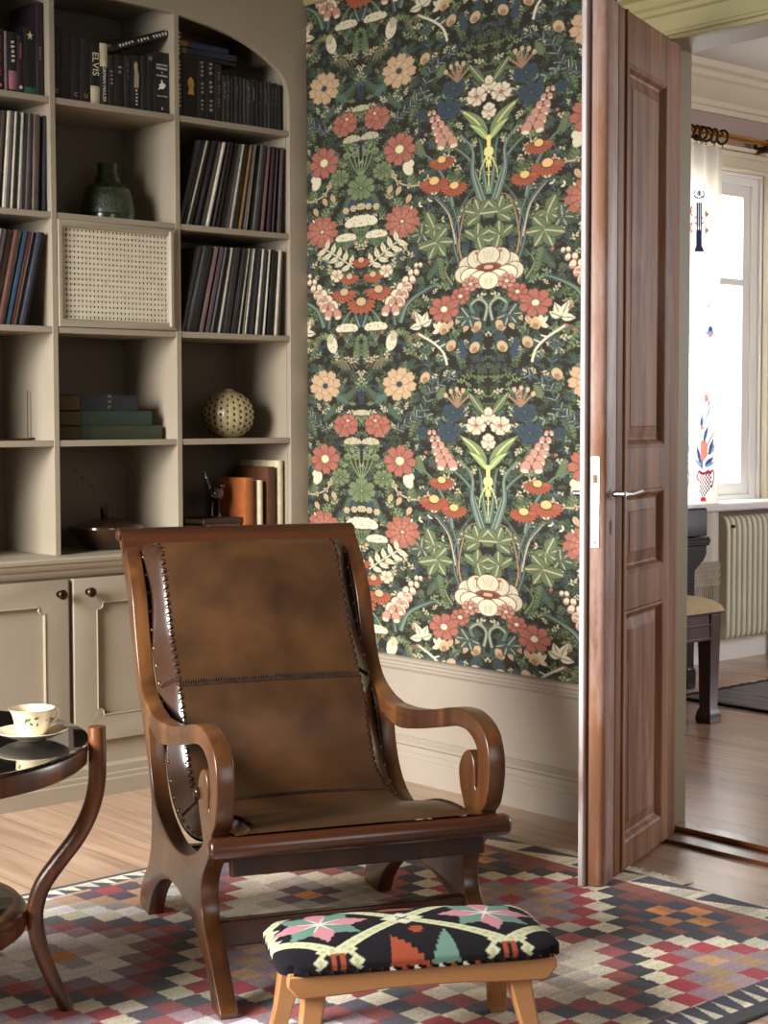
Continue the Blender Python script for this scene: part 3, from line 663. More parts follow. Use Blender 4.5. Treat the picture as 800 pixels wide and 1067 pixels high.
# base cupboards and worktop
bc = thing('base_cabinet', 'greige base cupboards with brass knobs under the bookcase worktop', 'cabinet', (-0.8, 0.2, 0))
OB = (-0.8, 0.2, 0)
MB().box(-1.60, -0.001, 0.012, 0.40, 0.10, 0.735).build('carcass', M['paint'], bc, 0.002, off=OB)
pl = [(0.4, 0), (-0.012, 0), (-0.012, 0.052), (-0.007, 0.056), (-0.007, 0.069), (-0.001, 0.073), (-0.001, 0.096), (0.006, 0.100), (0.012, 0.106), (0.4, 0.106)]
MB().prism(pl, -1.61, -0.001, 'x').build('plinth', M['paint'], bc, smooth=25, off=OB)
def door_outline(x0, x1, z0, z1, n=0.022, s=0):
    """rectangle with small stepped, rounded notches in the corners"""
    pts = []
    for cx, cz, sx, sz in ((x0, z0, 1, 1), (x1, z0, -1, 1), (x1, z1, -1, -1), (x0, z1, 1, -1)):
        q = [(cx, cz + sz * n), (cx + sx * n * 0.35, cz + sz * n), ] + [(cx + sx * n * (0.35 + 0.65 * math.sin(a)), cz + sz * n * (0.35 + 0.65 * math.cos(a))) for a in (0.35, 0.8, 1.2)] + [(cx + sx * n, cz + sz * n * 0.35), (cx + sx * n, cz)]
        if (sx, sz) in ((-1, 1), (1, -1)): q = q[::-1]
        pts += q
    return pts
for (x0, x1), kx, n in (((-1.545, -1.052), -1.087, 0), ((-1.034, -0.545), -0.980, 1), ((-0.527, -0.040), -0.09, 2)):
    z0, z1 = 0.186, 0.729
    ol = door_outline(x0 + 0.088, x1 - 0.088, z0 + 0.085, z1 - 0.083)
    d = plate([[(x0, z0), (x1, z0), (x1, z1), (x0, z1)], ol], 0.022, 0.002); d.v = [(p, 0.001 + q2, q) for p, q, q2 in d.v]
    do = d.build('door', M['paint'], bc, off=OB)
    MB().box(x0 + 0.07, x1 - 0.07, 0.003, 0.011, z0 + 0.07, z1 - 0.07).build('panel', M['paint'], do, off=OB)
    MB().tube([(p, -0.0095, q) for p, q in ol], 0.0035, 6, closed=True).build('bead', M['paint'], do, off=OB)
    kb = MB().lathe([(0.006, 0), (0.006, -0.012), (0.009, -0.015), (0.0155, -0.021), (0.0165, -0.027), (0.013, -0.033), (0.006, -0.0355), (0.0005, -0.036)], 16, (0, 0, 0), 'y')
    kb.lathe([(0.011, 0.0), (0.011, -0.003), (0.006, -0.004)], 16, (0, 0, 0), 'y')
    kb.v = [(p[0] + kx, p[1] - 0.010, p[2] + 0.684) for p in kb.v]
    kb.build('knob', M['bronze'], do, off=OB)
# dark reveal lines round the doors are real gaps: the carcass is set back behind them
ct = MB().prism([(0.40, 0.735), (0.004, 0.735), (-0.004, 0.742), (-0.010, 0.752), (-0.010, 0.760), (-0.020, 0.765), (-0.026, 0.774), (-0.026, 0.782), (-0.034, 0.786), (-0.036, 0.796), (-0.030, 0.803), (0.40, 0.803)], -1.61, -0.001, 'x').build('worktop', M['paint'], smooth=25)
tag(ct, 'greige painted worktop with moulded front edge on the base cupboards', 'worktop')

# cane panel in the middle compartment
cp = thing('cane_panel', 'woven cane panel in a greige frame, closing the middle compartment', 'panel', (-0.8, 0.07, SH[1]))
OC = (-0.8, 0.07, SH[1])
x0, x1, z0, z1 = -1.037, -0.580, SH[1] + 0.001, SH[2] - 0.021
f = plate([[(x0, z0), (x1, z0), (x1, z1), (x0, z1)], [(x0 + 0.016, z0 + 0.026), (x1 - 0.030, z0 + 0.026), (x1 - 0.030, z1 - 0.024), (x0 + 0.016, z1 - 0.024)]], 0.020, 0.003); f.v = [(p, 0.060 + q2, q) for p, q, q2 in f.v]
f.build('frame', M['paint'], cp, off=OC)
m = MB()
for (a0, b0, a1, b1) in ((x1 - 0.031, z0 + 0.012, x1 - 0.012, z1 - 0.012),):
    m.prism([(a0, 0.050), (a0 + 0.004, 0.042), (a1 - 0.004, 0.042), (a1, 0.050)], b0, b1, 'z')
m.build('moulding', M['paint'], cp, 0.001, off=OC)
M['cane'] = mat('natural_cane', (206, 196, 170), (218, 208, 184), 40, rough=0.55, bump=0.1, bscale=300)
cn = MB(); nx, nz = 28, 17
cx0, cx1, cz0, cz1 = x0 + 0.014, x1 - 0.028, z0 + 0.024, z1 - 0.022
for i in range(nx + 1):
    x = cx0 + (cx1 - cx0) * (i / nx); cn.box(x - 0.0046, x + 0.0046, 0.0635, 0.0655, cz0, cz1)
for j in range(nz + 1):
    z = cz0 + (cz1 - cz0) * (j / nz); cn.box(cx0, cx1, 0.0615, 0.0634, z - 0.0052, z + 0.0052)
cn.build('cane_webbing', M['cane'], cp, off=OC)
MB().box(cx0, cx1, 0.075, 0.079, cz0, cz1).build('backing', M['black_cloth'], cp, off=OC)

# ------------------------------------------------------------------ record sleeves
def flatmat(c, rough=0.5, key={}):
    k = (tuple(int(x) for x in c), rough)
    if k not in key:
        key[k] = mat('printed_card', c, tuple(min(255, int(x * 1.12 + 3)) for x in c), 25, rough=rough)
    return key[k]
M['paper'] = mat('page_paper', (176, 160, 128), (196, 180, 148), 60, rough=0.9, stretch=(1, 1, 30))
def ordinal(n): return str(n) + ({1: 'st', 2: 'nd', 3: 'rd'}.get(n % 10, 'th') if n % 100 not in (11, 12, 13) else 'th')
SC = {'cream': (206, 194, 164), 'grey': (112, 108, 106), 'black': (34, 31, 32), 'charcoal': (58, 55, 57), 'brown': (104, 78, 62), 'pale grey': (152, 148, 142), 'mauve': (112, 84, 92), 'slate blue': (66, 72, 92),
      'blue': (44, 96, 134), 'red': (120, 48, 44), 'orange-brown': (150, 100, 52), 'sage': (104, 106, 92), 'white': (214, 208, 196), 'plum': (78, 44, 62), 'pink': (156, 112, 110), 'rust': (124, 72, 54)}
for k_ in SC:
    g_ = sum(SC[k_]) / 3.0; q_ = 0.92 if k_ in ('cream', 'white') else 0.80
    SC[k_] = tuple(int((g_ * 0.3 + v_ * 0.7) * q_) for v_ in SC[k_])
def sleeve(name, thick, col):
    """card sleeve standing on its edge, spine towards -y; origin at the bottom of its middle. A groove splits the open edge from the spine side."""
    h = 0.308; d = 0.31; t = thick / 2
    b = MB()
    b.prism([(-t, 0), (t, 0), (t, 0.0015), (t, h - 0.0015), (t * 0.6, h), (-t * 0.6, h), (-t, h - 0.0015)], 0.0, d, 'y')
    o = b.build(name, flatmat(SC[col]), None, 0.0006, seg=1)
    return o
def row_of_sleeves(seq, x_from, dirn, z, tilt, group, where, seed, y0=0.078, gap=0.0005, x_to=None):
    """seq: colour names from the first sleeve on; dirn +1/-1 along x; tilt(t) in degrees, leaning towards +x"""
    r = random.Random(seed); x = x_from; n = len(seq)
    T = [r.choice([0.006, 0.009, 0.011, 0.013]) if c_ not in ('cream', 'white') else r.choice([0.005, 0.008]) for c_ in seq]
    if x_to is not None:
        need = abs(x_to - x_from); have = sum((t + 2 * gap) / math.cos(math.radians(tilt(k / max(1, n - 1)))) for k, t in enumerate(T))
        T = [t * need / have for t in T]
    for k, cn_ in enumerate(seq):
        th = math.radians(tilt(k / max(1, n - 1)) + r.uniform(-0.35, 0.35)); t = T[k]
        x += dirn * (t / 2 + gap) / math.cos(th)
        o = sleeve('record_sleeve', t, cn_)
        o.location = (x, y0 + r.uniform(-0.012, 0.012), z + abs(math.sin(th)) * t / 2 + 0.0003)
        o.rotation_euler = (0, th, 0)
        x += dirn * (t / 2 + gap) / math.cos(th)
        tag(o, '%s record sleeve, %s %s' % (cn_, ordinal(k + 1), where), 'record', group)
    return x
R1 = 'brown black mauve black charcoal grey charcoal plum black cream pink black charcoal sage black cream charcoal cream sage black orange-brown orange-brown charcoal black cream grey brown black charcoal plum brown charcoal mauve brown cream sage grey charcoal black brown charcoal cream black sage charcoal'.split()
e1 = row_of_sleeves(R1, -0.0965, -1, SH[2], lambda t: 2 + 15 * t ** 0.8, 'records level with the green vase, wallpaper side', 'from the wallpaper, in the green vase row', 3, x_to=-0.553)
R2 = 'grey sage cream sage charcoal black grey cream black slate_blue cream black charcoal slate_blue black cream sage brown charcoal cream brown black charcoal cream brown charcoal black cream charcoal black grey black mauve brown pink charcoal slate_blue black charcoal grey black sage charcoal'.replace('_', '~').split()
e2 = row_of_sleeves([s.replace('~', ' ') for s in R2], -0.1055, -1, SH[1], lambda t: 3.5 + 11.5 * t ** 0.9, 'records level with the cane panel, wallpaper side', 'from the wallpaper, in the cane panel row', 11, x_to=-0.553)
L1 = 'slate_blue charcoal cream brown cream grey plum sage charcoal cream white grey brown cream slate_blue grey cream charcoal brown grey charcoal cream grey'.replace('_', '~').split()
row_of_sleeves([s.replace('~', ' ') for s in L1], -1.069, -1, SH[2], lambda t: 1.5 + 4 * t, 'records level with the green vase, far from the wallpaper', 'from the divider, beyond the green vase', 5)
L2 = 'charcoal slate_blue charcoal cream red black blue cream black rust pink brown mauve grey cream charcoal cream grey slate_blue charcoal grey black'.replace('_', '~').split()
row_of_sleeves([s.replace('~', ' ') for s in L2], -1.142, -1, SH[1], lambda t: 13 - 1.5 * t, 'records level with the cane panel, far from the wallpaper', 'from the divider, beyond the cane panel', 9)

# ------------------------------------------------------------------ books
def worn_lettering(n, size, m, parent, Mx):
    """strokes of lettering too small to read"""
    r = random.Random(n * 7 + int(size * 1e4)); b = MB(); adv = size * 0.72; h = size * 0.36; x = -n * adv / 2
    for k in range(n):
        if n > 7 and k in (n // 3, 2 * n // 3): x += adv; continue
        w = adv * 0.72
        u0, u1 = r.uniform(-1, -0.5), r.uniform(0.5, 1)
        bars = [(0, 0.3, u0, u1), (0.42, 0.72, -0.7, r.uniform(0.1, 0.8))] if r.random() < 0.6 else [(0.1, 0.62, u0 * 0.8, u1)]
        for a, c, z0, z1 in bars: b.box(x + w * a, x + w * c, h * z0, h * z1, -0.0003, 0.0004)
        x += adv
    b.xf(Mx).build('title', m, parent, 0, smooth=0)
def book(label, w, h, d, col, loc, tilt=0.0, lying=False, rz=0.0, group=None, title=None, tcol=None, tsize=None, rough=0.45, emblem=None, tpos=0.55, horiz=False, bands=None, name='book', raised=False):
    """upright: spine faces -y, w = thickness (x), h = height (z), d = depth (y). lying: the book rests on its back cover, spine to -y"""
    t = thing(name, label, 'book', loc, rz, group)
    cov = flatmat(col, rough); c = 0.0022
    b = MB()
    b.box(-w / 2, -w / 2 + c, 0.003, d, 0, h); b.box(w / 2 - c, w / 2, 0.003, d, 0, h)
    arcs = [(-w / 2 + w * k / 8.0, 0.003 - 0.25 * min(w, 0.012) * math.sin(PI * k / 8.0)) for k in range(9)]
    b.prism(arcs + [(w / 2, 0.0052), (-w / 2, 0.0052)], 0, h, 'z')
    pg = MB().box(-w / 2 + c, w / 2 - c, 0.005, d - 0.004, 0.003, h - 0.003)
    parts = [('cover', b, cov, 0.0006), ('pages', pg, M['paper'], 0)]
    if raised:
        rb = MB()
        for q in (0.16, 0.33, 0.5, 0.67, 0.84): rb.prism([(a[0] * 1.02, a[1] - 0.0012) for a in arcs] + [(w / 2, 0.004), (-w / 2, 0.004)], h * q - 0.003, h * q + 0.003, 'z')
        parts.append(('spine_band', rb, cov, 0))
    if bands:
        for (q0, q1, cc) in bands:
            parts.append(('label_panel', MB().prism([(a[0] * 0.985, a[1] - 0.0006) for a in arcs] + [(w / 2 * 0.985, 0.004), (-w / 2 * 0.985, 0.004)], h * q0, h * q1, 'z'), flatmat(cc, 0.6), 0))
    if lying: R = Matrix.Rotation(PI / 2, 4, 'Y') @ Matrix.Translation((0, 0, -h / 2)); R = Matrix.Translation((0, 0, w / 2)) @ R
    else: R = Matrix.Rotation(tilt, 4, 'Y')
    for n_, b_, m_, bev in parts:
        b_.xf(R).build(n_, m_, t, bev)
    yy = 0.003 - 0.25 * min(w, 0.012) - 0.0009
    if title:
        Mx = R @ Matrix.Translation((0, yy, h * tpos)) @ Matrix.Rotation(PI / 2, 4, 'X') @ (Matrix.Identity(4) if horiz else Matrix.Rotation(-PI / 2, 4, 'Z'))
        if title[0] == '#': worn_lettering(int(title[1:]), tsize, flatmat(tcol or (206, 200, 188), 0.6), t, Mx)
        else: text_part('title', title, tsize or w * 0.6, flatmat(tcol or (206, 200, 188), 0.6), t, Mx)
    if emblem:
        eb = MB()
        for k_, (ex, ez, pts) in enumerate(emblem[1]): eb.prism([(ex + p * 1.0, ez + q) for p, q in pts], yy - 0.0004, yy + 0.002, 'y')
        eb.xf(R).build('emblem', flatmat(emblem[0], 0.6), t, 0, smooth=0)
    return t
zs = SH[3] + 0.0006
GB = 'dark books on the top shelf'
BK, BK2, BK3 = (22, 20, 21), (30, 24, 25), (26, 26, 32)
yb = 0.082
def run(items, x, where, y=yb):
    for k, it in enumerate(items):
        w_, h_, c_, lab, kw = it
        book('%s, %s' % (lab, ordinal(k + 1) + ' ' + where), w_, h_, 0.17, c_, (x + w_ / 2, y, zs), group=GB, **kw)
        x += w_ + 0.0016
    return x
star = [(0, 0, [(0.0, 0.014), (0.003, 0.004), (0.011, 0.003), (0.004, -0.002), (0.006, -0.013), (0, -0.006), (-0.006, -0.013), (-0.004, -0.002), (-0.011, 0.003), (-0.003, 0.004)])]
bird = [(0, 0, [(-0.012, 0.004), (-0.004, 0.008), (-0.002, 0.022), (0.004, 0.010), (0.014, 0.006), (0.012, -0.002), (0.004, -0.010), (-0.006, -0.010), (-0.016, -0.014), (-0.008, -0.002)])]
head = [(0, 0, [(-0.012, -0.034), (0.014, -0.034), (0.010, -0.016), (0.014, 0.002), (0.010, 0.018), (0.0, 0.026), (-0.010, 0.016), (-0.012, 0.0), (-0.006, -0.016)])]
def shift(e, x, z): return [(x, z, e[0][2])]
# beyond the first divider
itemsL = [(0.030, 0.215, BK2, 'black paperback with a worn plain spine', {}),
          (0.026, 0.205, BK, 'black paperback with a narrow plain spine', {}),
          (0.026, 0.200, BK, 'black book with white capitals down the spine', dict(title='#13', tsize=0.014, bands=[(0.06, 0.09, (150, 146, 140))])),
          (0.032, 0.195, BK2, 'black book with red lettering', dict(title='#12', tsize=0.015, tcol=(176, 60, 60), emblem=((190, 110, 70), [(0, 0.018, [(0.006 * math.cos(a), 0.006 * math.sin(a)) for a in np.linspace(0, 2 * PI, 9)[:-1]])]))),
          (0.012, 0.190, (96, 84, 86), 'thin pale-edged paperback', {}),
          (0.030, 0.190, BK, 'black book with white script and pink band', dict(title='#5', tsize=0.02, bands=[(0.05, 0.36, (150, 96, 106))], tpos=0.66)),
          (0.022, 0.185, BK2, 'black paperback with small pink lettering', dict(title='#7', tsize=0.010, tcol=(196, 110, 120), tpos=0.72, emblem=((190, 180, 176), [(0, 0.02, [(0.006 * math.cos(a), 0.006 * math.sin(a)) for a in np.linspace(0, 2 * PI, 9)[:-1]])]))),
          (0.044, 0.215, BK, 'black book with pale star and green foot', dict(emblem=((188, 178, 130), shift(star, 0, 0.188)), bands=[(0.03, 0.11, (30, 92, 66))])),
          (0.024, 0.300, (34, 23, 28), 'tall plum-black book against the divider', dict(title='#5', tsize=0.012, tpos=0.45, tcol=(120, 120, 150)))]
x = -1.0635 - sum(i[0] + 0.0016 for i in itemsL)
run(itemsL, x, 'in the row ending at the divider')
# middle compartment
gold = (168, 136, 84)
itemsM = [(0.036, 0.232, BK3, 'black volume with gilt numeral, tallest pair beside the divider', dict(title='E', tsize=0.020, tcol=gold, tpos=0.11, horiz=True)),
          (0.034, 0.236, BK2, 'black volume with faint red-brown lettering', dict(title='#7', tsize=0.022, tcol=(70, 38, 36), tpos=0.6)),
          (0.034, 0.208, BK3, 'black volume with gilt numeral, shorter', dict(title='C', tsize=0.020, tcol=gold, tpos=0.11, horiz=True)),
          (0.036, 0.208, BK2, 'black volume with a gilt numeral U', dict(title='U', tsize=0.020, tcol=gold, tpos=0.11, horiz=True)),
          (0.034, 0.200, BK, 'black and white book with big capitals', dict(title='ELVIS', tsize=0.034, bands=[(0.02, 0.30, (190, 182, 150))], tpos=0.66, tcol=(200, 192, 164))),
          (0.030, 0.206, (30, 28, 26), 'black book with white capitals and a cream top', dict(title='NORMAN MAILER', tsize=0.0165, bands=[(0.62, 0.99, (178, 170, 140))], tpos=0.38)),
          (0.024, 0.170, BK2, 'dark book with pink-grey script', dict(title='#4', tsize=0.018, tcol=(136, 110, 114))),
          (0.036, 0.175, BK, 'black book with a round pale monogram', dict(title='#2', tsize=0.022, tcol=(130, 126, 122), tpos=0.7)),
          (0.026, 0.178, BK2, 'black paperback with small grey lettering', dict(title='#8', tsize=0.010, tcol=(110, 104, 100), tpos=0.7)),
          (0.036, 0.182, BK, 'black book with a pale printed figure', dict(emblem=((150, 132, 112), [(0, 0.12, [(-0.008, -0.045), (0.008, -0.045), (0.010, 0.0), (0.004, 0.02), (0.006, 0.034), (-0.002, 0.042), (-0.008, 0.03), (-0.006, 0.01)])]), title='#5', tsize=0.016, tpos=0.22)),
          (0.022, 0.186, BK2, 'black paperback with a grey line on the spine', {}),
          (0.028, 0.196, BK, 'black book with a small round grey emblem', dict(emblem=((96, 96, 108), [(0, 0.18, [(0.008 * math.cos(a), 0.008 * math.sin(a)) for a in np.linspace(0, 2 * PI, 11)[:-1]])]))),
          (0.060, 0.208, (24, 20, 20), 'thick black book with a white bird on its spine', dict(emblem=((214, 208, 196), shift(bird, 0, 0.094))))]
xm = -1.036
run(itemsM, xm, 'in the middle top row')
tb = [o for o in COL.objects if o.get('label', '').startswith('thick black book with a white bird')][0]
hx = 0.003 - 0.003 - 0.0009
for body, zc, sz in (('JONATHAN', 0.164, 0.0085), ('STRANGE', 0.152, 0.0105), ('&', 0.139, 0.008), ('MR NORRELL', 0.128, 0.0075), ('Susanna Clarke', 0.060, 0.0068), ('B', 0.018, 0.012)):
    text_part('title', body, sz, flatmat((206, 200, 188), 0.6), tb, Matrix.Translation((0, -0.0009, zc)) @ Matrix.Rotation(PI / 2, 4, 'X'))
# tilted book resting across the tops of the others
tl = book('slim black book lying aslant on top of the middle row of books', 0.026, 0.228, 0.15, BK, (0, 0, 0), title='#16', tsize=0.018, group=GB)
tl.location = (-0.803, 0.087, zs + 0.197); tl.rotation_euler = (0, PI / 2 - math.radians(20), 0)
# wallpaper-side compartment
itemsR = [(0.030, 0.285, BK, 'tall black book with cream capitals', dict(title='#19', tsize=0.019, tcol=(196, 186, 150))),
          (0.060, 0.205, (24, 19, 18), 'thick black book with a golden portrait', dict(emblem=((176, 134, 66), shift(head, 0, 0.115)))),
          (0.034, 0.205, BK2, 'black book with grey capitals beside the golden portrait', dict(title='#12', tsize=0.020, tcol=(140, 130, 116))),
          (0.036, 0.205, BK, 'black book with pale grey capitals', dict(title='#11', tsize=0.022, tcol=(150, 142, 128))),
          (0.030, 0.200, BK2, 'black book with brown-grey capitals', dict(title='#11', tsize=0.016, tcol=(120, 108, 92)))]
xr = run(itemsR, -0.555, 'in the row under the arch')
n = 0; r = random.Random(21)
itemsT = []
while xr + sum(i[0] + 0.0016 for i in itemsT) < -0.108:
    n += 1; w_ = r.choice([0.014, 0.016, 0.020, 0.012, 0.018]); c_ = r.choice([BK, BK2, BK3, (40, 36, 36), (52, 48, 46)])
    kw = dict(title='#%d' % r.randint(6, 10), tsize=0.009, tcol=r.choice([(120, 114, 106), (90, 86, 84), (160, 152, 140)]), tpos=0.68) if n % 3 != 0 else {}
    itemsT.append((w_, 0.166 + r.uniform(-0.004, 0.004), c_, 'thin dark paperback' + (' with grey lettering' if kw else ' with plain spine'), kw))
run(itemsT, xr, 'past the tall books under the arch')
zb = zs + 0.2058
for k, (h_, w_, c_, lab, rz) in enumerate([(0.235, 0.014, (30, 26, 28), 'black book lying lowest in the small flat pile under the arch', 0.05), (0.250, 0.022, (28, 36, 56), 'dark blue book lying in the middle of the flat pile under the arch', -0.02), (0.215, 0.020, (34, 44, 66), 'blue and brown book lying on top of the flat pile under the arch', 0.06)]):
    book(lab, w_, h_, 0.155, c_, (-0.405 - 0.012 * k, 0.088, zb), lying=True, rz=rz, group='books lying flat under the arch', bands=[(0.01, 0.16, (112, 88, 58))] if k else None)
    zb += w_ + 0.0006

# green vase
vs_ = thing('vase', 'dark green ceramic bottle vase with textured belly on a shelf', 'vase', (-0.758, 0.2, SH[2] + 0.0005))
M['vase'] = mat('green_glaze', (24, 32, 18), (42, 52, 30), 9, rough=0.25, coat=0.4, bump=0.0)
M['vase_tex'] = mat('green_crackled_glaze', (32, 41, 25), (62, 71, 45), 70, rough=0.36, coat=0.2, bump=0.7, bscale=140)
MB().lathe([(0.0005, 0), (0.085, 0), (0.092, 0.006), (0.0945, 0.022), (0.0935, 0.026)], 48).build('foot', M['vase'], vs_)
MB().lathe([(0.0935, 0.026), (0.094, 0.03), (0.088, 0.070), (0.078, 0.108), (0.076, 0.111), (0.0755, 0.112)], 48).build('belly', M['vase_tex'], vs_)
MB().lathe([(0.0755, 0.112), (0.068, 0.119), (0.050, 0.130), (0.044, 0.138), (0.0425, 0.145), (0.042, 0.152), (0.036, 0.160), (0.0345, 0.165), (0.0345, 0.197), (0.033, 0.200), (0.029, 0.200), (0.028, 0.19), (0.028, 0.02), (0.0005, 0.02)], 48).build('neck', M['vase'], vs_)

# ribbed ceramic sphere with slits
sp_ = thing('ceramic_vessel', 'round cream ribbed ceramic vessel pierced with small slits', 'vessel', (-0.258, 0.2, SH[0] + 0.0005))
M['cream_glaze'] = mat('cream_glaze', (166, 148, 104), (190, 174, 130), 12, rough=0.28, coat=0.4)
M['slit'] = mat('dark_slit', (26, 20, 14), (34, 26, 18), 10, rough=0.8)
def rad(z):
    t = (z - 0.088) / 0.088; return 0.094 * max(0.0, 1 - abs(t) ** (2.3 if t < 0 else 2.0)) ** 0.5
nr = 24; pv = []; pf = []; nz_ = 26; ns_ = nr * 6
zsq = [0.004 + 0.176 * (0.5 - 0.5 * math.cos(PI * j / (nz_ - 1))) for j in range(nz_)]
for j, z in enumerate(zsq):
    R0 = max(rad(min(z, 0.1745)), 0.012)
    for k in range(ns_):
        a = 2 * PI * k / ns_; rr = R0 * (1 + 0.022 * abs(math.cos(a * nr / 2)) - 0.012)
        pv.append((rr * math.cos(a), rr * math.sin(a), z))
for j in range(nz_ - 1):
    for k in range(ns_): pf.append((j * ns_ + k, j * ns_ + (k + 1) % ns_, (j + 1) * ns_ + (k + 1) % ns_, (j + 1) * ns_ + k))
pf.append(tuple(range(ns_))[::-1])
b = MB(); b.add(pv, pf); b.v = [(x, y, z - 0.004) for x, y, z in b.v]; b.build('body', M['cream_glaze'], sp_, smooth=60)
sl = MB()
for k in range(nr):
    a = 2 * PI * (k + 0.5) / nr
    for q in range(7):
        z = 0.024 + 0.0215 * q + (0.0107 if k % 2 else 0)
        if z > 0.158: continue
        r0 = rad(z + 0.004) * 0.992; r1 = rad(z - 0.004) * 0.992
        t = Vector((-math.sin(a), math.cos(a), 0)) * 0.0026; o_ = Vector((math.cos(a), math.sin(a), 0))
        pm = o_ * (rad(z) + 0.0022) + Vector((0, 0, z - 0.004)); hgt = 0.0062
        up = (o_ * (rad(z + hgt) - rad(z - hgt)) + Vector((0, 0, 2 * hgt))).normalized() * hgt
        c = [pm - up, pm - up * 0.5 + t, pm + up * 0.5 + t, pm + up, pm + up * 0.5 - t, pm - up * 0.5 - t]
        inn = [p - o_ * 0.006 for p in c]
        sl.add([tuple(p) for p in c + inn], [(0, 1, 2, 3, 4, 5)] + [(i, (i + 1) % 6, 6 + (i + 1) % 6, 6 + i) for i in range(6)])
ob = sl.build('slits', M['slit'], sp_, smooth=0); ob['kind'] = 'stuff'
MB().lathe([(0.0005, 0.176), (0.006, 0.177), (0.010, 0.174), (0.012, 0.170), (0.0005, 0.168)], 20).build('stem_knob', M['cream_glaze'], sp_)

# stack of three old cloth-bound books
zz = SH[0] + 0.0006
for w_, h_, c_, lab, rz, cx in ((0.046, 0.325, (44, 52, 34), 'olive green cloth-bound book lying lowest in the stack of three', 0.02, -0.762), (0.050, 0.285, (34, 50, 40), 'dark green cloth-bound book in the middle of the stack of three', 0.03, -0.782), (0.052, 0.225, (26, 30, 36), 'blue-black cloth-bound book with gilt monogram topping the stack of three', 0.0, -0.812)):
    book(lab, w_, h_, 0.17, c_, (cx, 0.115, zz), lying=True, rz=rz, group='old books stacked flat', rough=0.6, title='#3' if w_ > 0.051 else None, tsize=0.026, tcol=(92, 88, 70), horiz=True, tpos=0.5)
    zz += w_ + 0.0006

# low dark bowl with a bud holder and a dry sprig
bw = thing('flower_bowl', 'dark brown flat ceramic flower bowl with a dry sprig in it', 'bowl', (-0.782, 0.2, ZT + 0.0006))
M['brown_glaze'] = mat('dark_brown_glaze', (44, 28, 18), (66, 42, 26), 8, rough=0.15, coat=0.7)
MB().lathe([(0.0005, 0), (0.062, 0), (0.070, 0.004), (0.092, 0.022), (0.112, 0.042), (0.126, 0.062), (0.131, 0.072), (0.130, 0.078), (0.122, 0.081), (0.090, 0.090), (0.055, 0.101), (0.030, 0.108), (0.016, 0.110), (0.0005, 0.110)], 48).build('bowl_body', M['brown_glaze'], bw)
bh = MB()
bh.lathe([(0.0155, 0.109), (0.0165, 0.116), (0.0160, 0.138), (0.0150, 0.140), (0.0120, 0.140), (0.0115, 0.112)], 24)
for k in range(6):
    a = 2 * PI * k / 6; bh.tube([(0.011 * math.cos(a), 0.011 * math.sin(a), 0.112), (0.013 * math.cos(a), 0.013 * math.sin(a), 0.14), (0.017 * math.cos(a), 0.017 * math.sin(a), 0.152)], 0.0013, 6)
bh.build('bud_holder', M['bronze'], bw)
sg = MB(); P = [(0.0, 0.0, 0.112), (-0.012, -0.01, 0.165), (-0.05, -0.012, 0.205), (-0.10, -0.014, 0.245), (-0.135, -0.016, 0.275)]
sg.tube(spline(P, 5), 0.0008, 5)
for t_, s_ in ((2, 1), (2.4, -1), (2.8, 1), (3.2, -1), (3.5, 1), (3.8, -1)):
    i = int(t_); q = t_ - i; p = Vector(P[i]).lerp(Vector(P[min(i + 1, 4)]), q); d = Vector((-0.012, 0, 0.004 + 0.016 * s_))
    sg.add([tuple(p), tuple(p + d * 0.5 + Vector((0.004, 0.002, 0.003))), tuple(p + d), tuple(p + d * 0.5 - Vector((0.004, -0.002, 0.003)))], [(0, 1, 2, 3)])
sg.build('dry_sprig', mat('dry_leaf', (70, 50, 36), (88, 64, 44), 30, rough=0.8), bw)

# thin incense stick on a slim tray in the first compartment
inc = thing('incense_holder', 'slim dark incense tray with an upright stick on the lower shelf', 'incense holder', (-1.20, 0.2, SH[0] + 0.0004))
MB().prism([(-0.14, 0), (0.13, 0), (0.15, 0.004), (0.152, 0.012), (0.146, 0.012), (0.138, 0.006), (-0.14, 0.006)], -0.02, 0.02, 'y').build('tray', M['bronze'], inc, 0.001)
MB().tube([(0.125, 0.0, 0.004), (0.126, 0.0, 0.165)], 0.0018, 8).build('stick', mat('incense_stick', (70, 60, 46), (80, 70, 54), 30, rough=0.9), inc)

# books in the lowest compartment by the wallpaper
zl = ZT + 0.0008
GL = 'old leather and cream books by the wallpaper'
book('tan leather book with ribbed spine standing behind the chair', 0.034, 0.232, 0.175, (150, 84, 44), (-0.248, 0.085, zl), group=GL, raised=True, rough=0.4)
book('narrow cream book next to the tan leather book', 0.020, 0.222, 0.15, (206, 194, 160), (-0.198, 0.085, zl), group=GL)
book('dark brown leather book with gilt ribs between two cream books', 0.034, 0.270, 0.20, (84, 50, 32), (-0.150, 0.085, zl), group=GL, raised=True)
book('tall cream portfolio at the wallpaper end of the lowest shelf', 0.022, 0.292, 0.235, (198, 184, 148), (-0.106, 0.085, zl), group=GL)
zz = zl
for w_, h_, c_, lab, cx in ((0.024, 0.150, (178, 170, 140), 'cream book lowest in the little stack under the dark figurine', -0.355), (0.044, 0.150, (96, 68, 44), 'two-tone brown book in the little stack under the dark figurine', -0.355), (0.022, 0.165, (58, 38, 28), 'dark brown book topping the little stack under the dark figurine', -0.352)):
    book(lab, w_, h_, 0.13, c_, (cx, 0.10, zz), lying=True, group='small stack under the figurine', rough=0.6, bands=[(0.02, 0.12, (170, 146, 100))] if w_ > 0.03 else None)
    zz += w_ + 0.0006
fg = thing('figurine', 'small dark glass bird figurine on the little stack of books', 'figurine', (-0.345, 0.16, zz))
M['dark_glass'] = mat('dark_smoked_glass', (18, 14, 16), (28, 22, 24), 6, rough=0.08, coat=1.0)
MB().ball((0, 0, 0.085), 0.030, 16, 10, (1.15, 0.8, 0.95)).build('body', M['dark_glass'], fg)
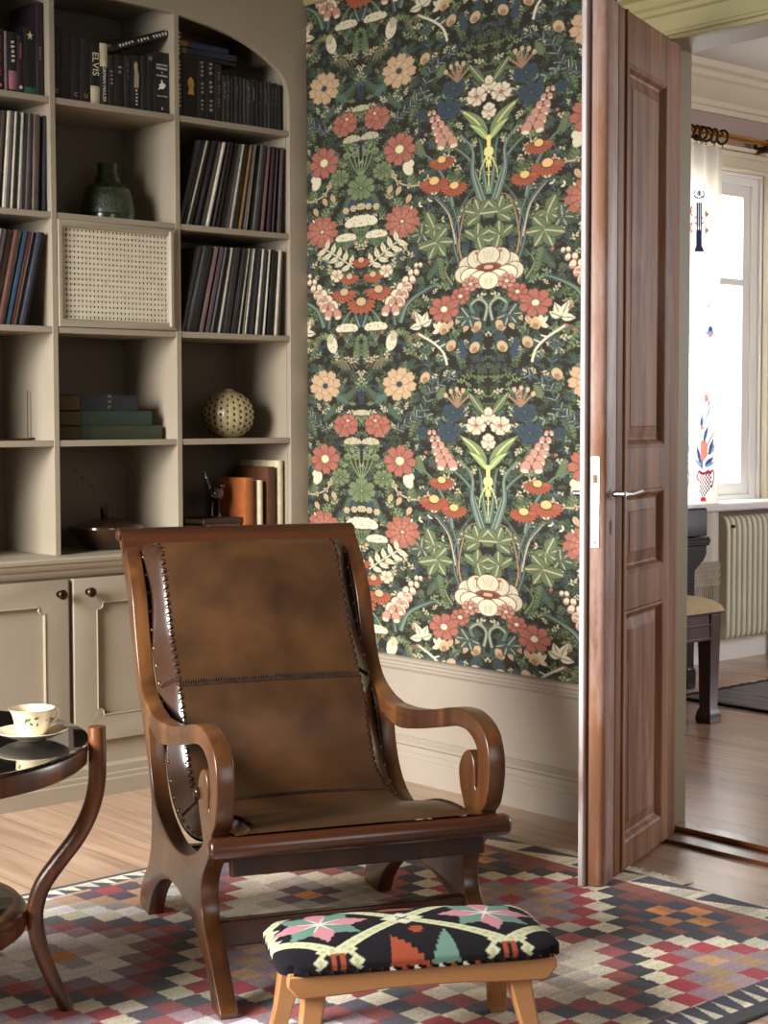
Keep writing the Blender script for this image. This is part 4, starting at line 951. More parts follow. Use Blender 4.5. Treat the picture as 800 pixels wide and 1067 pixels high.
for sx in (-0.012, 0.012): MB().tube([(sx, 0, 0.064), (sx * 1.2, 0.002, 0.03), (sx * 1.4, 0, 0.003)], [0.003, 0.0022, 0.003], 8).build('leg', M['dark_glass'], fg)
MB().lathe([(0.0005, 0), (0.026, 0), (0.026, 0.005), (0.0005, 0.006)], 20).build('base', M['dark_glass'], fg)
MB().tube(spline([(-0.022, 0, 0.09), (-0.036, 0, 0.12), (-0.045, 0, 0.15), (-0.05, 0, 0.165)], 4), [0.008] * 4 + [0.006] * 4 + [0.003] * 5, 8).build('tail', M['dark_glass'], fg)
MB().ball((0.028, 0, 0.112), 0.013, 12, 8).build('head', M['dark_glass'], fg)

# ------------------------------------------------------------------ kilim rug
RX0, RX1, RY0, RY1 = -2.75, -0.335, -2.66, -0.85
RUG = dict(orange=(206, 132, 58), purple=(84, 54, 70), greige=(170, 154, 138), beige=(206, 191, 170), cream=(220, 210, 182), red=(152, 70, 66), slate=(74, 71, 82), white=(232, 226, 222), lilac=(188, 178, 183),
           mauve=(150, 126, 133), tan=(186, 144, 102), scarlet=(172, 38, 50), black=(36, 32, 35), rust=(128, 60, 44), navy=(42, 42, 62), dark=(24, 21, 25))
RK = list(RUG); RC = np.array([RUG[k] for k in RK], float); ix = {k: i for i, k in enumerate(RK)}
T1A = [ix[k] for k in ('orange', 'purple', 'greige', 'beige', 'cream', 'red')]
T1B = [ix[k] for k in ('orange', 'lilac', 'white', 'white', 'mauve', 'red')]
T2 = [ix[k] for k in ('scarlet', 'mauve', 'tan', 'mauve', 'scarlet', 'cream')]
T2L = [ix[k] for k in ('scarlet', 'purple', 'tan', 'greige', 'white', 'cream')]
rg = np.random.default_rng(4)
cellnoise = rg.uniform(-1, 1, (80, 80, 3)); streak = rg.normal(0, 1, (900,)); streak = np.convolve(streak, np.ones(3) / 3, 'same'); worn = rg.normal(0, 1, (60, 60))
def rug_col(U, V):
    X = RX0 + U * (RX1 - RX0); Y = RY0 + V * (RY1 - RY0)
    jit = 0.0012 * np.sin(Y * 190 + X * 40) + 0.002 * np.sin(X * 13 + Y * 17)
    i = np.rint((X + 1.14 + jit) / 0.0612).astype(int); j = np.rint((Y + 1.358 + jit * 0.6) / 0.0635).astype(int)
    di1 = np.abs((i + 6) % 12 - 6); dj1 = np.abs((j + 6) % 12 - 6); k1 = di1 + dj1
    di2 = np.abs(i % 12 - 6); dj2 = np.abs(j % 12 - 6); k2 = di2 + dj2
    ca = np.where(((i + 6) // 12) % 2 == 0, 0, 1)
    t1 = np.where(ca == 0, np.array(T1A)[np.minimum(k1, 5)], np.array(T1B)[np.minimum(k1, 5)])
    t2 = np.where(Y > -1.2, np.array(T2L)[np.minimum(k2, 5)], np.array(T2)[np.minimum(k2, 5)])
    idx = np.where(k1 < 6, t1, np.where(k2 < 6, t2, np.where(X > -1.0, ix['black'], ix['slate'])))  # outline paler on the table side: window light put into the colour
    # half lozenges on the rust ground along the wallpaper side
    i3 = np.rint((X + 0.557 + jit) / 0.0612).astype(int); k3 = np.abs(i3) + dj1
    side = (k1 < 6) & (i >= 7)
    c3_ = np.where(k3 == 0, ix['navy'], np.where(k3 == 1, ix['orange'], np.where(k3 == 2, ix['navy'], ix['rust'])))
    idx = np.where(side, c3_, idx)
    band = (X > -0.50) & ~((k2 < 6) & False)
    idx = np.where((X > -0.465), ix['rust'], idx)
    # stepped cream and navy border along the wallpaper side
    fr_ = ((Y + 1.407) / 0.215) % 1.0
    bw_ = (X + 0.430) / 0.095
    idx = np.where(X > -0.430, np.where(bw_ > 0.12 + 0.88 * (1 - fr_) ** 1.0, ix['navy'], ix['cream']), idx)
    # saw-tooth borders on the two long sides
    for e0, sg, wd in ((-0.875, 1, 0.055), (-2.612, -1, 0.078)):
        q = (e0 - Y) * sg / wd; tri = np.abs(((X / 0.052) % 1.0) - (0.1 + 0.8 * np.clip(q, 0, 1)))
        inb = (q >= 0) & (q < 1); f2 = (X / 0.052) % 1.0
        idx = np.where(inb, np.where(f2 < (0.92 * np.clip(q, 0, 1) if sg > 0 else 0.45 + 0.55 * np.clip(q, 0, 1)), ix['navy'], ix['cream']), idx)
        idx = np.where(q < 0, ix['dark'], idx)
    c = RC[idx]
    ii = (i + 40) % 80; jj = (j + 40) % 80
    c = c * (1 + 0.09 * cellnoise[ii, jj, :1]) + 4 * cellnoise[ii, jj]
    row = ((Y - RY0) / 0.0023).astype(int) % 900
    c = c * (1 + 0.045 * streak[row])[..., None]
    fine = np.random.default_rng(8).normal(0, 1, X.shape)
    c = c * (1 + 0.05 * fine)[..., None]
    return np.clip(c, 4, 250)
def rug_pos(U, V):
    X = RX0 + U * (RX1 - RX0); Y = RY0 + V * (RY1 - RY0)
    Z = 0.0055 + 0.0012 * np.sin(X * 9 + Y * 5) * np.sin(Y * 11)
    X = X + np.where(U > 0.999, 0.004 * np.sin(Y * 23) + 0.003 * np.sin(Y * 57), 0)
    edge = (U <= 0) | (U >= 1) | (V <= 0) | (V >= 1)
    return np.stack([X, Y, np.where(edge, 0.0005, Z)], -1)
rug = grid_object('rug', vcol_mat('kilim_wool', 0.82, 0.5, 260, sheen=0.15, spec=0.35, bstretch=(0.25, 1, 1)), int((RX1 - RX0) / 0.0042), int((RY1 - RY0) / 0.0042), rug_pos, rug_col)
tag(rug, 'large flatwoven rug of red, cream, black and orange checks in lozenges', 'rug')
fb = MB(); r = random.Random(2); y = RY0 + 0.02
while y < RY1 - 0.005:
    L = r.uniform(0.03, 0.05); dy = r.uniform(-0.015, 0.015)
    if not (-2.2 < y < -1.95):
        fb.tube([(RX1 - 0.004, y, 0.005), (RX1 + L * 0.4, y + dy * 0.3, 0.0045), (RX1 + L * 0.7, y + dy, 0.003), (RX1 + L, y + dy * r.uniform(-0.5, 1.2), 0.0024)], 0.0021, 5)
    y += r.uniform(0.0035, 0.0058)
fo = fb.build('fringe', M['rope'], rug); fo['kind'] = 'stuff'; fo['label'] = 'off-white knotted cotton fringe'

# ------------------------------------------------------------------ leather armchair (x: across, y: backwards, z: up)
ch = thing('armchair', 'reclining brown leather armchair with carved scroll-arm wooden sides on the rug', 'armchair', (-1.819, -1.907, 0.0062), math.radians(-22.1))
M['chair_wood'] = wood('waxed_chair_wood', (46, 25, 13), (78, 46, 23), (112, 72, 36), 'z', 9, rough=0.3, coat=0.3, bump=0.03)
M['rail_wood'] = wood('dark_rail_wood', (36, 18, 11), (58, 30, 17), (80, 44, 24), 'x', 10, rough=0.26, coat=0.4, bump=0.03)
post_front = [(0.690, 0.527), (0.768, 0.553), (0.822, 0.600), (0.866, 0.690), (0.905, 0.790), (0.965, 0.868), (1.035, 0.930), (1.058, 0.948)]
arm_top = [(-0.012, 0.430), (-0.020, 0.470), (-0.016, 0.510), (0.000, 0.543), (0.035, 0.568), (0.085, 0.581), (0.140, 0.584), (0.215, 0.575), (0.310, 0.555), (0.424, 0.534), (0.531, 0.522), (0.620, 0.518)]
outer = []
outer += [(-0.034, 0.0), (0.040, 0.0)]
outer += spline([(0.040, 0.004), (0.070, 0.040), (0.115, 0.080), (0.172, 0.114), (0.248, 0.144), (0.330, 0.160), (0.410, 0.163), (0.492, 0.155), (0.590, 0.124), (0.655, 0.085), (0.700, 0.045), (0.728, 0.004)], 4)
outer += [(0.730, 0.0), (0.838, 0.0)]
outer += spline([(0.838, 0.012), (0.825, 0.045), (0.782, 0.088), (0.728, 0.130), (0.688, 0.185), (0.672, 0.260), (0.684, 0.330), (0.722, 0.400), (0.776, 0.480), (0.836, 0.550), (0.900, 0.645), (0.942, 0.720), (0.985, 0.800), (1.042, 0.870), (1.088, 0.925), (1.086, 0.950)], 4)
outer += spline(post_front[::-1], 4) + spline(arm_top[::-1], 4)
outer += spline([(-0.004, 0.404), (0.016, 0.382), (0.030, 0.372)], 3)[1:]
outer += spline([(0.034, 0.340), (0.070, 0.305), (0.112, 0.265), (0.133, 0.225), (0.128, 0.178), (0.095, 0.140), (0.046, 0.092), (0.000, 0.046), (-0.034, 0.012)], 4)
hole = spline([(0.700, 0.486), (0.642, 0.472), (0.580, 0.466), (0.514, 0.472), (0.390, 0.494), (0.277, 0.518), (0.184, 0.537), (0.124, 0.541), (0.081, 0.531), (0.053, 0.512), (0.046, 0.487), (0.045, 0.456), (0.049, 0.424), (0.0555, 0.414)], 4)
hole += spline([(0.0625, 0.420), (0.064, 0.450), (0.072, 0.480), (0.094, 0.498), (0.130, 0.486), (0.157, 0.450), (0.152, 0.410), (0.132, 0.375), (0.112, 0.344)], 4)
hole += spline([(0.118, 0.332), (0.179, 0.300), (0.270, 0.270), (0.352, 0.257), (0.436, 0.256), (0.523, 0.270), (0.612, 0.303), (0.664, 0.352), (0.692, 0.410), (0.706, 0.470)], 4)
def side(s0, s1):
    b = plate([outer, hole], s1 - s0, 0.0035, 2)
    b.v = [((s0 + s1) / 2 + q2, p, q) for p, q, q2 in b.v]
    return b
SL0, SL1, SR0, SR1 = -0.008, 0.032, 0.600, 0.640
for s0, s1 in ((SL0, SL1), (SR0, SR1)):
    so = side(s0, s1).build('side_frame', M['chair_wood'], ch, smooth=40)
    bo = MB()
    for xx, sg in (((s0, -1),) if s0 < 0 else ((s1, 1),)):
        bo.lathe([(0.0135, 0), (0.0135, 0.003), (0.0115, 0.008), (0.007, 0.011), (0.0005, 0.012)], 14, (0, 0, 0), 'x')
        n_ = 14 * 5
        for i in range(len(bo.v) - n_, len(bo.v)):
            p = bo.v[i]; bo.v[i] = (xx + sg * p[0], p[1] + 0.150, p[2] + 0.436)
    bo.build('bolt_cover', M['mahogany'], so)
# sling: profile of its edges in (y, z), from the top rail to the front rail
PF = [(1.012, 0.908), (0.975, 0.862), (0.938, 0.800), (0.902, 0.735), (0.862, 0.665), (0.815, 0.603), (0.768, 0.545), (0.730, 0.485), (0.703, 0.425), (0.668, 0.362), (0.612, 0.312), (0.535, 0.284), (0.450, 0.276), (0.360, 0.283), (0.250, 0.306), (0.150, 0.335), (0.060, 0.364), (0.018, 0.376), (-0.008, 0.3765)]
PR = [Vector((0, a, b)) for a, b in spline(PF, 8)]
acc = [0.0]
for a, b in zip(PR, PR[1:]): acc.append(acc[-1] + (b - a).length)
def prof(t):
    q = t * acc[-1]
    for i in range(len(PR) - 1):
        if acc[i + 1] >= q - 1e-9:
            k = (q - acc[i]) / (acc[i + 1] - acc[i]); p = PR[i].lerp(PR[i + 1], k)
            a_, b_ = PR[max(i - 2, 0)], PR[min(i + 3, len(PR) - 1)]; d = (b_ - a_).normalized()
            return p, Vector((0, d.z, -d.y))                   # normal on the sitter's side
    return PR[-1], Vector((0, 0, 1))
SA, SB = 0.034, 0.598
BEV = 0.044
def loft(s):
    q = min(s - SA, SB - s); k = min(max(q / BEV, 0), 1)
    return 0.0405 * (1.06 * k - 0.06 * k ** 8 if k < 1 else 1.0) + 0.010 * math.sin(PI * (s - SA) / (SB - SA))
def sling_pt(s, t, lift=0.0):
    p, n_ = prof(t); k = min(1, t / 0.03); e = min(1.0, max(0.0, (1 - t) / 0.16)); h = loft(s) * (0.25 + 0.75 * k) * (0.05 + 0.95 * math.sin(e * PI / 2))
    dd = -n_ if n_.dot(Vector((0, -1, 0.6))) < 0 else n_
    return Vector((s, 0, 0)) + p + dd * (h + lift)
ss = [SA + (BEV) * (0.5 - 0.5 * math.cos(PI * i / 9)) for i in range(10)]
mid_s = [SA + BEV + (SB - SA - 2 * BEV) * i / 14 for i in range(15)]
NT = 90
def strip(name, sl, m, parent, back=True):
    b = MB(); n = len(sl)
    v = [tuple(sling_pt(s, j / (NT - 1))) for j in range(NT) for s in sl]
    f = [(j * n + i, j * n + i + 1, (j + 1) * n + i + 1, (j + 1) * n + i) for j in range(NT - 1) for i in range(n - 1)]
    b.add(v, f)
    return b.build(name, m, parent, smooth=70)
strip('leather_seat', mid_s, M['leather'], ch)
strip('edge_band', ss, M['leather_side'], ch); strip('edge_band', [SA + SB - s for s in ss[::-1]], M['leather_side'], ch)
bb = MB(); v = []
for j in range(NT):
    p, n_ = prof(j / (NT - 1)); dd = -n_ if n_.dot(Vector((0, -1, 0.6))) < 0 else n_
    for s in (SA, SB): v.append(tuple(Vector((s, 0, 0)) + p - dd * 0.006))
bb.add(v, [(2 * j, 2 * j + 1, 2 * j + 3, 2 * j + 2) for j in range(NT - 1)]); bb.build('sling_backing', M['leather_side'], ch)
# seams: raised welt with criss-cross thread
sm = MB()
def cross_stitch(pts, w):
    for k in range(len(pts) - 1):
        a, b = pts[k], pts[k + 1]; d = (b - a).normalized()
    return
for sx in (SA + BEV, SB - BEV):
    N_ = 118
    for k in range(N_):
        t0, t1 = 0.008 + 0.98 * k / N_, 0.008 + 0.98 * (k + 0.62) / N_
        sg = 1 if k % 2 else -1
        sm.tube([sling_pt(sx - 0.0055 * sg, t0, 0.0008), sling_pt(sx, (t0 + t1) / 2, 0.003), sling_pt(sx + 0.0055 * sg, t1, 0.0008)], 0.0017, 5)
for tt in (0.315, 0.60):
    N_ = 74
    for k in range(N_):
        s0 = SA + BEV + (SB - SA - 2 * BEV) * k / N_; s1 = SA + BEV + (SB - SA - 2 * BEV) * (k + 0.75) / N_
        for sg in (1, -1): sm.tube([sling_pt(s0, tt - 0.0062 * sg, 0.0006), sling_pt((s0 + s1) / 2, tt, 0.0024), sling_pt(s1, tt + 0.0062 * sg, 0.0006)], 0.0016, 5)
for sA, sB in ((SA + 0.006, SA + BEV), (SB - BEV, SB - 0.006)):
    for tt in (0.305, 0.585):
        for k in range(9):
            s0 = sA + (sB - sA) * k / 9; s1 = sA + (sB - sA) * (k + 0.8) / 9
            for sg in (1, -1): sm.tube([sling_pt(s0, tt - 0.004 * sg, 0.0006), sling_pt(s1, tt + 0.004 * sg, 0.0008)], 0.0013, 5)
so = sm.build('stitching', M['stitch'], ch); so['kind'] = 'stuff'
# brass nails along both leather edges
nail0 = MB().lathe([(0.0046, 0), (0.0042, 0.0018), (0.0026, 0.0034), (0.0004, 0.004)], 10).build('upholstery_nail', M['brass'], ch)
first = True
for sx, sg in ((SA + 0.004, -1), (SB - 0.004, 1)):
    for k in range(22):
        t = 0.03 + 0.80 * k / 21; p = sling_pt(sx, t, 0.0004); q = nail0 if first else nail0.copy()
        _, n_ = prof(t); dd = -n_ if n_.dot(Vector((0, -1, 0.6))) < 0 else n_
        d2 = (dd + Vector((sg * 0.55, 0, 0))).normalized()
        if not first: COL.objects.link(q); q.parent = ch
        q.location = p; q.rotation_euler = d2.to_track_quat('Z', 'Y').to_euler(); first = False
# top rail: board bent backwards into a roll
tr = [(0.998, 0.893), (1.000, 0.900), (1.026, 0.925), (1.050, 0.944), (1.068, 0.952), (1.084, 0.948), (1.092, 0.936), (1.088, 0.922), (1.076, 0.916), (1.062, 0.920), (1.048, 0.920), (1.030, 0.900), (1.020, 0.885), (1.012, 0.880)]
b = MB().prism(spline(tr, 3, True), -0.008, 0.640, 'x')
b.build('top_rail', M['rail_wood'], ch, smooth=50)
kn = MB()
for sx, sg in ((-0.008, -1), (0.640, 1)):
    pr = [(0.0185, 0.0), (0.0185, 0.003), (0.014, 0.007), (0.010, 0.0105), (0.0005, 0.012)]
    b = MB().lathe(pr, 18, (0, 0, 0), 'x'); kn.add([(sx + sg * p[0], p[1] + 1.073, p[2] + 0.934) for p in b.v], b.f)
kn.build('rail_knob', M['mahogany'], ch)
# front rail (leather-wrapped roll), its end caps, apron and stretcher
pr = []
b = MB().lathe([(0.0005, -0.024), (0.016, -0.023), (0.0215, -0.018), (0.0235, -0.010), (0.0235, 0.642), (0.0215, 0.650), (0.016, 0.655), (0.0005, 0.656)], 28, (0, 0, 0), 'x')
b.v = [(x_, y_ - 0.004, z_ * 1.02 + 0.350) for x_, y_, z_ in b.v]
b.build('front_rail', M['rail_wood'], ch, smooth=50)
MB().prism([(0.006, 0.286), (0.034, 0.280), (0.040, 0.345), (0.008, 0.345)], 0.030, 0.602, 'x').build('apron', M['mahogany'], ch, 0.003)
MB().box(0.030, 0.602, 0.120, 0.150, 0.100, 0.158).build('stretcher', M['rail_wood'], ch, 0.004)
MB().box(0.030, 0.602, 0.600, 0.630, 0.150, 0.200).build('stretcher', M['rail_wood'], ch, 0.004)

# ------------------------------------------------------------------ footstool (x: along, y: away, z: up)
fs = thing('footstool', 'small beech footstool with a black kilim cushion before the leather armchair', 'footstool', (-1.886, -2.225, 0.0062), math.radians(-28.7))
FW, FD, FZ = 0.538, 0.262, 0.178
cw, chh = 600, 260
K = Canvas(cw, chh, c3(25, 22, 26), 1.0)
cr1, cr2, olive = c3(196, 196, 160), c3(170, 172, 124), c3(128, 126, 78)
pk, gr, ru, wh = c3(186, 128, 134), c3(102, 134, 118), c3(150, 72, 46), c3(220, 216, 202)
def zig(x0, y0, x1, y1, w=19, step=11):
    """stepped band; canvas x: along the stool 0..600, y: 0 at the front edge .. 260 at the back"""
    n = max(2, int(math.hypot(x1 - x0, y1 - y0) / step))
    for col, ww in ((cr1, w), (cr2, w * 0.45)):
        for k in range(n + 1):
            t = k / n; cx, cy = x0 + (x1 - x0) * t, y0 + (y1 - y0) * t
            q = ww * (1.05 if k % 2 else 0.5)
            K.poly([(cx - q, cy), (cx, cy - q * 0.62), (cx + q, cy), (cx, cy + q * 0.62)], col)
for a in [(288, 138, 132, 34), (132, 34, 22, 104), (22, 104, 30, 190), (30, 190, 90, 240), (288, 138, 130, 246), (288, 138, 470, 34), (470, 34, 580, 100), (580, 100, 574, 190), (574, 190, 500, 240), (288, 138, 450, 248)]: zig(*a)
for cx in (132, 470):
    K.poly([(cx - 14, 34), (cx + 14, 34), (cx + 14, 8), (cx - 14, 8)], ru); K.poly([(cx - 4, 30), (cx + 3, 30), (cx + 3, 6), (cx - 4, 6)], c3(25, 22, 26))
    zig(cx - 40, 12, cx - 26, 40, 15, 9); zig(cx + 40, 12, cx + 26, 40, 15, 9)
def star8(cx, cy, rx, ry):
    for k in range(8):
        a = 2 * PI * k / 8; b = a + PI / 4
        t1_ = (cx + rx * 0.62 * math.cos(a - PI / 8), cy + ry * 0.62 * math.sin(a - PI / 8)); t2_ = (cx + rx * 0.62 * math.cos(a + PI / 8), cy + ry * 0.62 * math.sin(a + PI / 8))
        tip = (cx + rx * math.cos(a), cy + ry * math.sin(a))
        # serrated edges
        P = [(cx, cy)]
        for q0, q1 in (((cx, cy), t1_), (t1_, tip), (tip, t2_), (t2_, (cx, cy))):
            for s in range(1, 6):
                t = s / 5; z_ = 2.2 if s % 2 else -1.2
                dx, dy = q1[0] - q0[0], q1[1] - q0[1]; L = math.hypot(dx, dy) + 1e-6
                P.append((q0[0] + dx * t + dy / L * z_, q0[1] + dy * t - dx / L * z_))
        K.poly(P, pk if k % 2 == 0 else gr)
    for k in range(8):
        a = 2 * PI * (k + 0.5) / 8
        K.line([(cx, cy), (cx + rx * 0.5 * math.cos(a), cy + ry * 0.5 * math.sin(a))], 5, wh, True)
star8(122, 146, 98, 80); star8(462, 146, 100, 80)
for k, col in ((30, cr1), (20, c3(206, 206, 180))): K.poly([(288 - k * 1.5, 138), (288, 138 - k), (288 + k * 1.5, 138), (288, 138 + k)], col)
K.line([(274, 130), (302, 147)], 4, c3(30, 26, 30)); K.line([(276, 147), (300, 129)], 4, c3(30, 26, 30))
def tri(x0, x1, apx, y0, y1, col):
    n = 7; P = [(x0, y0)]
    for k in range(n):
        t = k / n; P += [(x0 + (apx - x0) * t, y0 + (y1 - y0) * t), (x0 + (apx - x0) * t, y0 + (y1 - y0) * (t + 1 / n))]
    for k in range(n, 0, -1):
        t = k / n; P += [(x1 + (apx - x1) * t, y0 + (y1 - y0) * t), (x1 + (apx - x1) * t, y0 + (y1 - y0) * (t - 1 / n))]
    K.poly(P, col)
tri(232, 318, 246, 6, 70, ru); tri(312, 372, 356, 6, 76, gr); tri(250, 330, 300, 186, 238, ru); tri(280, 350, 320, 206, 250, gr)
for x_, y_ in ((306, 84), (294, 84), (300, 92), (300, 76), (306, 90)): K.poly([(x_ - 9, y_ - 5), (x_ + 9, y_ - 5), (x_ + 9, y_ + 5), (x_ - 9, y_ + 5)], ru)
for x_ in range(230, 400, 24): K.poly([(x_, 0), (x_ + 12, 0), (x_ + 12, 7), (x_, 7)], wh if (x_ // 24) % 2 else ru)
kc = K.a
def cu_pos(U, V):
    # wrapped cushion: the cloth runs down over the rim on all sides
    a = (U - 0.5) * 2; b_ = (V - 0.5) * 2
    xw, yw = FW / 2 + 0.016, FD / 2 + 0.010
    ax = np.clip(np.abs(a) * 1.07, 0, 1) * np.sign(a); by = np.clip(np.abs(b_) * 1.16, 0, 1) * np.sign(b_)
    ea = np.clip((np.abs(a) * 1.07 - 1) / 0.07, 0, 1); eb = np.clip((np.abs(b_) * 1.16 - 1) / 0.16, 0, 1)
    rc = 1 - 0.10 * (np.abs(ax) ** 10) * (np.abs(by) ** 10)
    X = FW / 2 + ax * xw * rc; Y = FD / 2 + by * yw * rc
    dome = 0.024 + 0.030 * ((1 - np.abs(ax) ** 3.0) * (1 - np.abs(by) ** 2.6)) ** 0.6
    drop = np.maximum(ea, eb)
    rim = np.maximum(np.abs(ax) ** 14, np.abs(by) ** 8)
    Z = FZ + dome * (1 - 0.25 * rim) * (1 - drop) + 0.0 * drop
    return np.stack([X, Y, Z], -1)
co = grid_object('cushion', vcol_mat('stool_kilim', 0.9, 0.35, 500, spec=0.2, bstretch=(0.4, 1, 1)), 300, 150, cu_pos, lambda U, V: sample(kc, U, V), fs)
co['label'] = 'black kilim cover with stars and stepped cream bands'
ap = [(0.0, FZ), (-0.002, FZ - 0.022)] + [(0.006 + 0.022 * (1 - math.cos(a)), FZ - 0.022 - 0.024 * math.sin(a)) for a in (0.4, 0.8, 1.2, 1.5)] + [(0.10, FZ - 0.044), (0.20, FZ - 0.038), (0.345, FZ - 0.038), (0.445, FZ - 0.044)] + [(FW - 0.006 - 0.022 * (1 - math.cos(a)), FZ - 0.022 - 0.024 * math.sin(a)) for a in (1.5, 1.2, 0.8, 0.4)] + [(FW + 0.002, FZ - 0.022), (FW, FZ)]
for y0, y1 in ((-0.004, 0.018), (FD - 0.018, FD + 0.004)): MB().prism(ap, y0, y1, 'y').build('apron', M['beech'], fs, 0.004)
for x0, x1 in ((0.022, 0.042), (FW - 0.042, FW - 0.022)): MB().box(x0, x1, 0.018, FD - 0.018, FZ - 0.040, FZ).build('end_rail', M['beech'], fs, 0.003)
MB().box(0.0, FW, 0.0, FD, FZ - 0.006, FZ + 0.004).build('seat_board', M['beech'], fs, 0.003)
for sx in (0, 1):
    for sy in (0, 1):
        X0 = (0.058, 0.040)[sy] if sx == 0 else FW - (0.075, 0.066)[sy]; Y0 = 0.030 if sy == 0 else FD - 0.070; ox = -0.030 if sx == 0 else (0.036, 0.004)[sy]; oy = -0.024 if sy == 0 else 0.012
        b = MB(); st = [(0.0, 0.0, 0.023), (0.35, 0.22, 0.022), (0.7, 0.58, 0.019), (1.0, 1.0, 0.017)]
        rings = []
        for t, k, hw in st:
            cx_, cy_, z_ = X0 + ox * k, Y0 + oy * k, (FZ - 0.006) * (1 - t)
            rings.append([(cx_ - hw, cy_ - hw * 0.85, z_), (cx_ + hw, cy_ - hw * 0.85, z_), (cx_ + hw, cy_ + hw * 0.85, z_), (cx_ - hw, cy_ + hw * 0.85, z_)])
        v = sum(rings, []); f = [(0, 1, 2, 3), (12, 15, 14, 13)] + [(4 * i + k, 4 * i + (k + 1) % 4, 4 * i + 4 + (k + 1) % 4, 4 * i + 4 + k) for i in range(3) for k in range(4)]
        b.add(v, f).build('leg', M['beech'], fs, 0.004)
n0 = MB().ball((0, 0, 0), 0.0036, 8, 5).build('cover_nail', M['bronze'], fs)
for k in range(22):
    q = n0 if k == 0 else n0.copy()
    if k: COL.objects.link(q); q.parent = fs
    q.location = (0.012 + (FW - 0.024) * k / 21, -0.012, FZ + 0.0065)

# ------------------------------------------------------------------ round table with black glass
tb_c = (-2.346, -1.443, 0.006)
tt = thing('side_table', 'round bentwood table with black glass top carrying the teacup', 'table', tb_c)
R_ = 0.430; ZTOP = 0.569
MB().lathe([(0.0005, ZTOP - 0.006), (R_ - 0.012, ZTOP - 0.006), (R_ - 0.002, ZTOP - 0.004), (R_, ZTOP - 0.001), (R_ - 0.003, ZTOP + 0.0015), (R_ - 0.02, ZTOP), (0.0005, ZTOP)], 96).build('glass_top', M['black_glass'], tt, smooth=30)
MB().lathe([(R_ - 0.030, ZTOP - 0.046), (R_ - 0.010, ZTOP - 0.048), (R_ - 0.003, ZTOP - 0.042), (R_ - 0.0015, ZTOP - 0.012), (R_ - 0.004, ZTOP - 0.0065), (R_ - 0.030, ZTOP - 0.0065)], 96, closed=True).build('rim', M['walnut'], tt, smooth=40)
r2 = 0.298
MB().lathe([(r2 - 0.045, 0.166), (r2 - 0.018, 0.164), (r2 - 0.004, 0.174), (r2, 0.192), (r2 - 0.002, 0.210), (r2 - 0.014, 0.224), (r2 - 0.03, 0.226), (r2 - 0.045, 0.222)], 80, closed=True).build('shelf_rim', M['walnut'], tt, smooth=60)
MB().lathe([(0.0005, 0.212), (r2 - 0.040, 0.212), (r2 - 0.032, 0.2255), (r2 - 0.045, 0.2265), (0.0005, 0.2265)], 80).build('shelf_glass', M['black_glass'], tt, smooth=30)
legp = [(0.447, 0.600), (0.4475, 0.540), (0.445, 0.480), (0.432, 0.425), (0.405, 0.370), (0.366, 0.318), (0.332, 0.270), (0.316, 0.225), (0.314, 0.185), (0.325, 0.130), (0.347, 0.070), (0.378, 0.0)]
for a in (-36, 84, 204):
    ca, sa = math.cos(math.radians(a)), math.sin(math.radians(a))
    P = spline(legp, 4); n_ = len(P)
    lo = MB().tube([(p * ca, p * sa, z) for p, z in P], [0.0185 if k < n_ * 0.7 else 0.0185 - 0.004 * (k - n_ * 0.7) / (n_ * 0.3) for k in range(n_)], 14).build('leg', M['walnut'], tt, smooth=60)

# cup and saucer
cx_, cy_ = -2.078, -1.600
zt = tb_c[2] + ZTOP + 0.0006
sa_ = thing('saucer', 'cream porcelain saucer under the teacup on the glass table', 'saucer', (cx_, cy_, zt))
MB().lathe([(0.0005, 0.003), (0.024, 0.003), (0.026, 0), (0.029, 0.0), (0.031, 0.003), (0.050, 0.008), (0.068, 0.0155), (0.0755, 0.0195), (0.0765, 0.0205), (0.0755, 0.0215), (0.066, 0.0185), (0.048, 0.0115), (0.030, 0.0075), (0.0005, 0.0075)], 64).build('dish', M['porcelain'], sa_, smooth=60)
def decal(o, name, spots, rad_fn, z_off=0.0, parent=None):
    b = MB()
    for a, z, s, rot in spots:
        c, s_ = math.cos(rot), math.sin(rot); pts = []
        for p, q in ((-1, 0), (-0.45, 0.42), (0.25, 0.45), (1, 0), (0.25, -0.45), (-0.45, -0.42)):
            u_, v_ = (p * c - q * s_) * s, (p * s_ + q * c) * s
            zz_ = z + v_; rr = rad_fn(zz_) + 0.0004; aa = a + u_ / rr
            pts.append((rr * math.cos(aa), rr * math.sin(aa), zz_))
        b.add(pts, [(0, 1, 2, 3, 4, 5)])
    return b.build(name, M['leafprint'], o, smooth=0)
cupprof = [(0.0005, 0.004), (0.020, 0.004), (0.0215, 0.0), (0.0245, 0.0), (0.0255, 0.004), (0.030, 0.009), (0.0345, 0.020), (0.0375, 0.034), (0.0415, 0.048), (0.0475, 0.0585), (0.0482, 0.0592), (0.0472, 0.0595), (0.0405, 0.048), (0.0362, 0.034), (0.033, 0.020), (0.027, 0.0105), (0.0005, 0.008)]
cu_ = thing('teacup', 'cream porcelain teacup with small green leaf sprigs on its saucer', 'cup', (cx_, cy_, zt + 0.0078), math.radians(-2))
MB().lathe(cupprof, 56).build('bowl', M['porcelain'], cu_, smooth=60)
hd = spline([(0.0385, 0, 0.049), (0.052, 0, 0.055), (0.0625, 0, 0.048), (0.060, 0, 0.034), (0.048, 0, 0.022), (0.035, 0, 0.018)], 5)
MB().tube(hd, 0.0029, 9).build('handle', M['porcelain'], cu_, smooth=60)
crad = lambda z: float(np.interp(z, [0.004, 0.009, 0.020, 0.034, 0.048, 0.0585], [0.0255, 0.030, 0.0345, 0.0375, 0.0415, 0.0475]))
base_a = math.radians(-140 + 2)   # side of the cup turned to the camera
spots = []
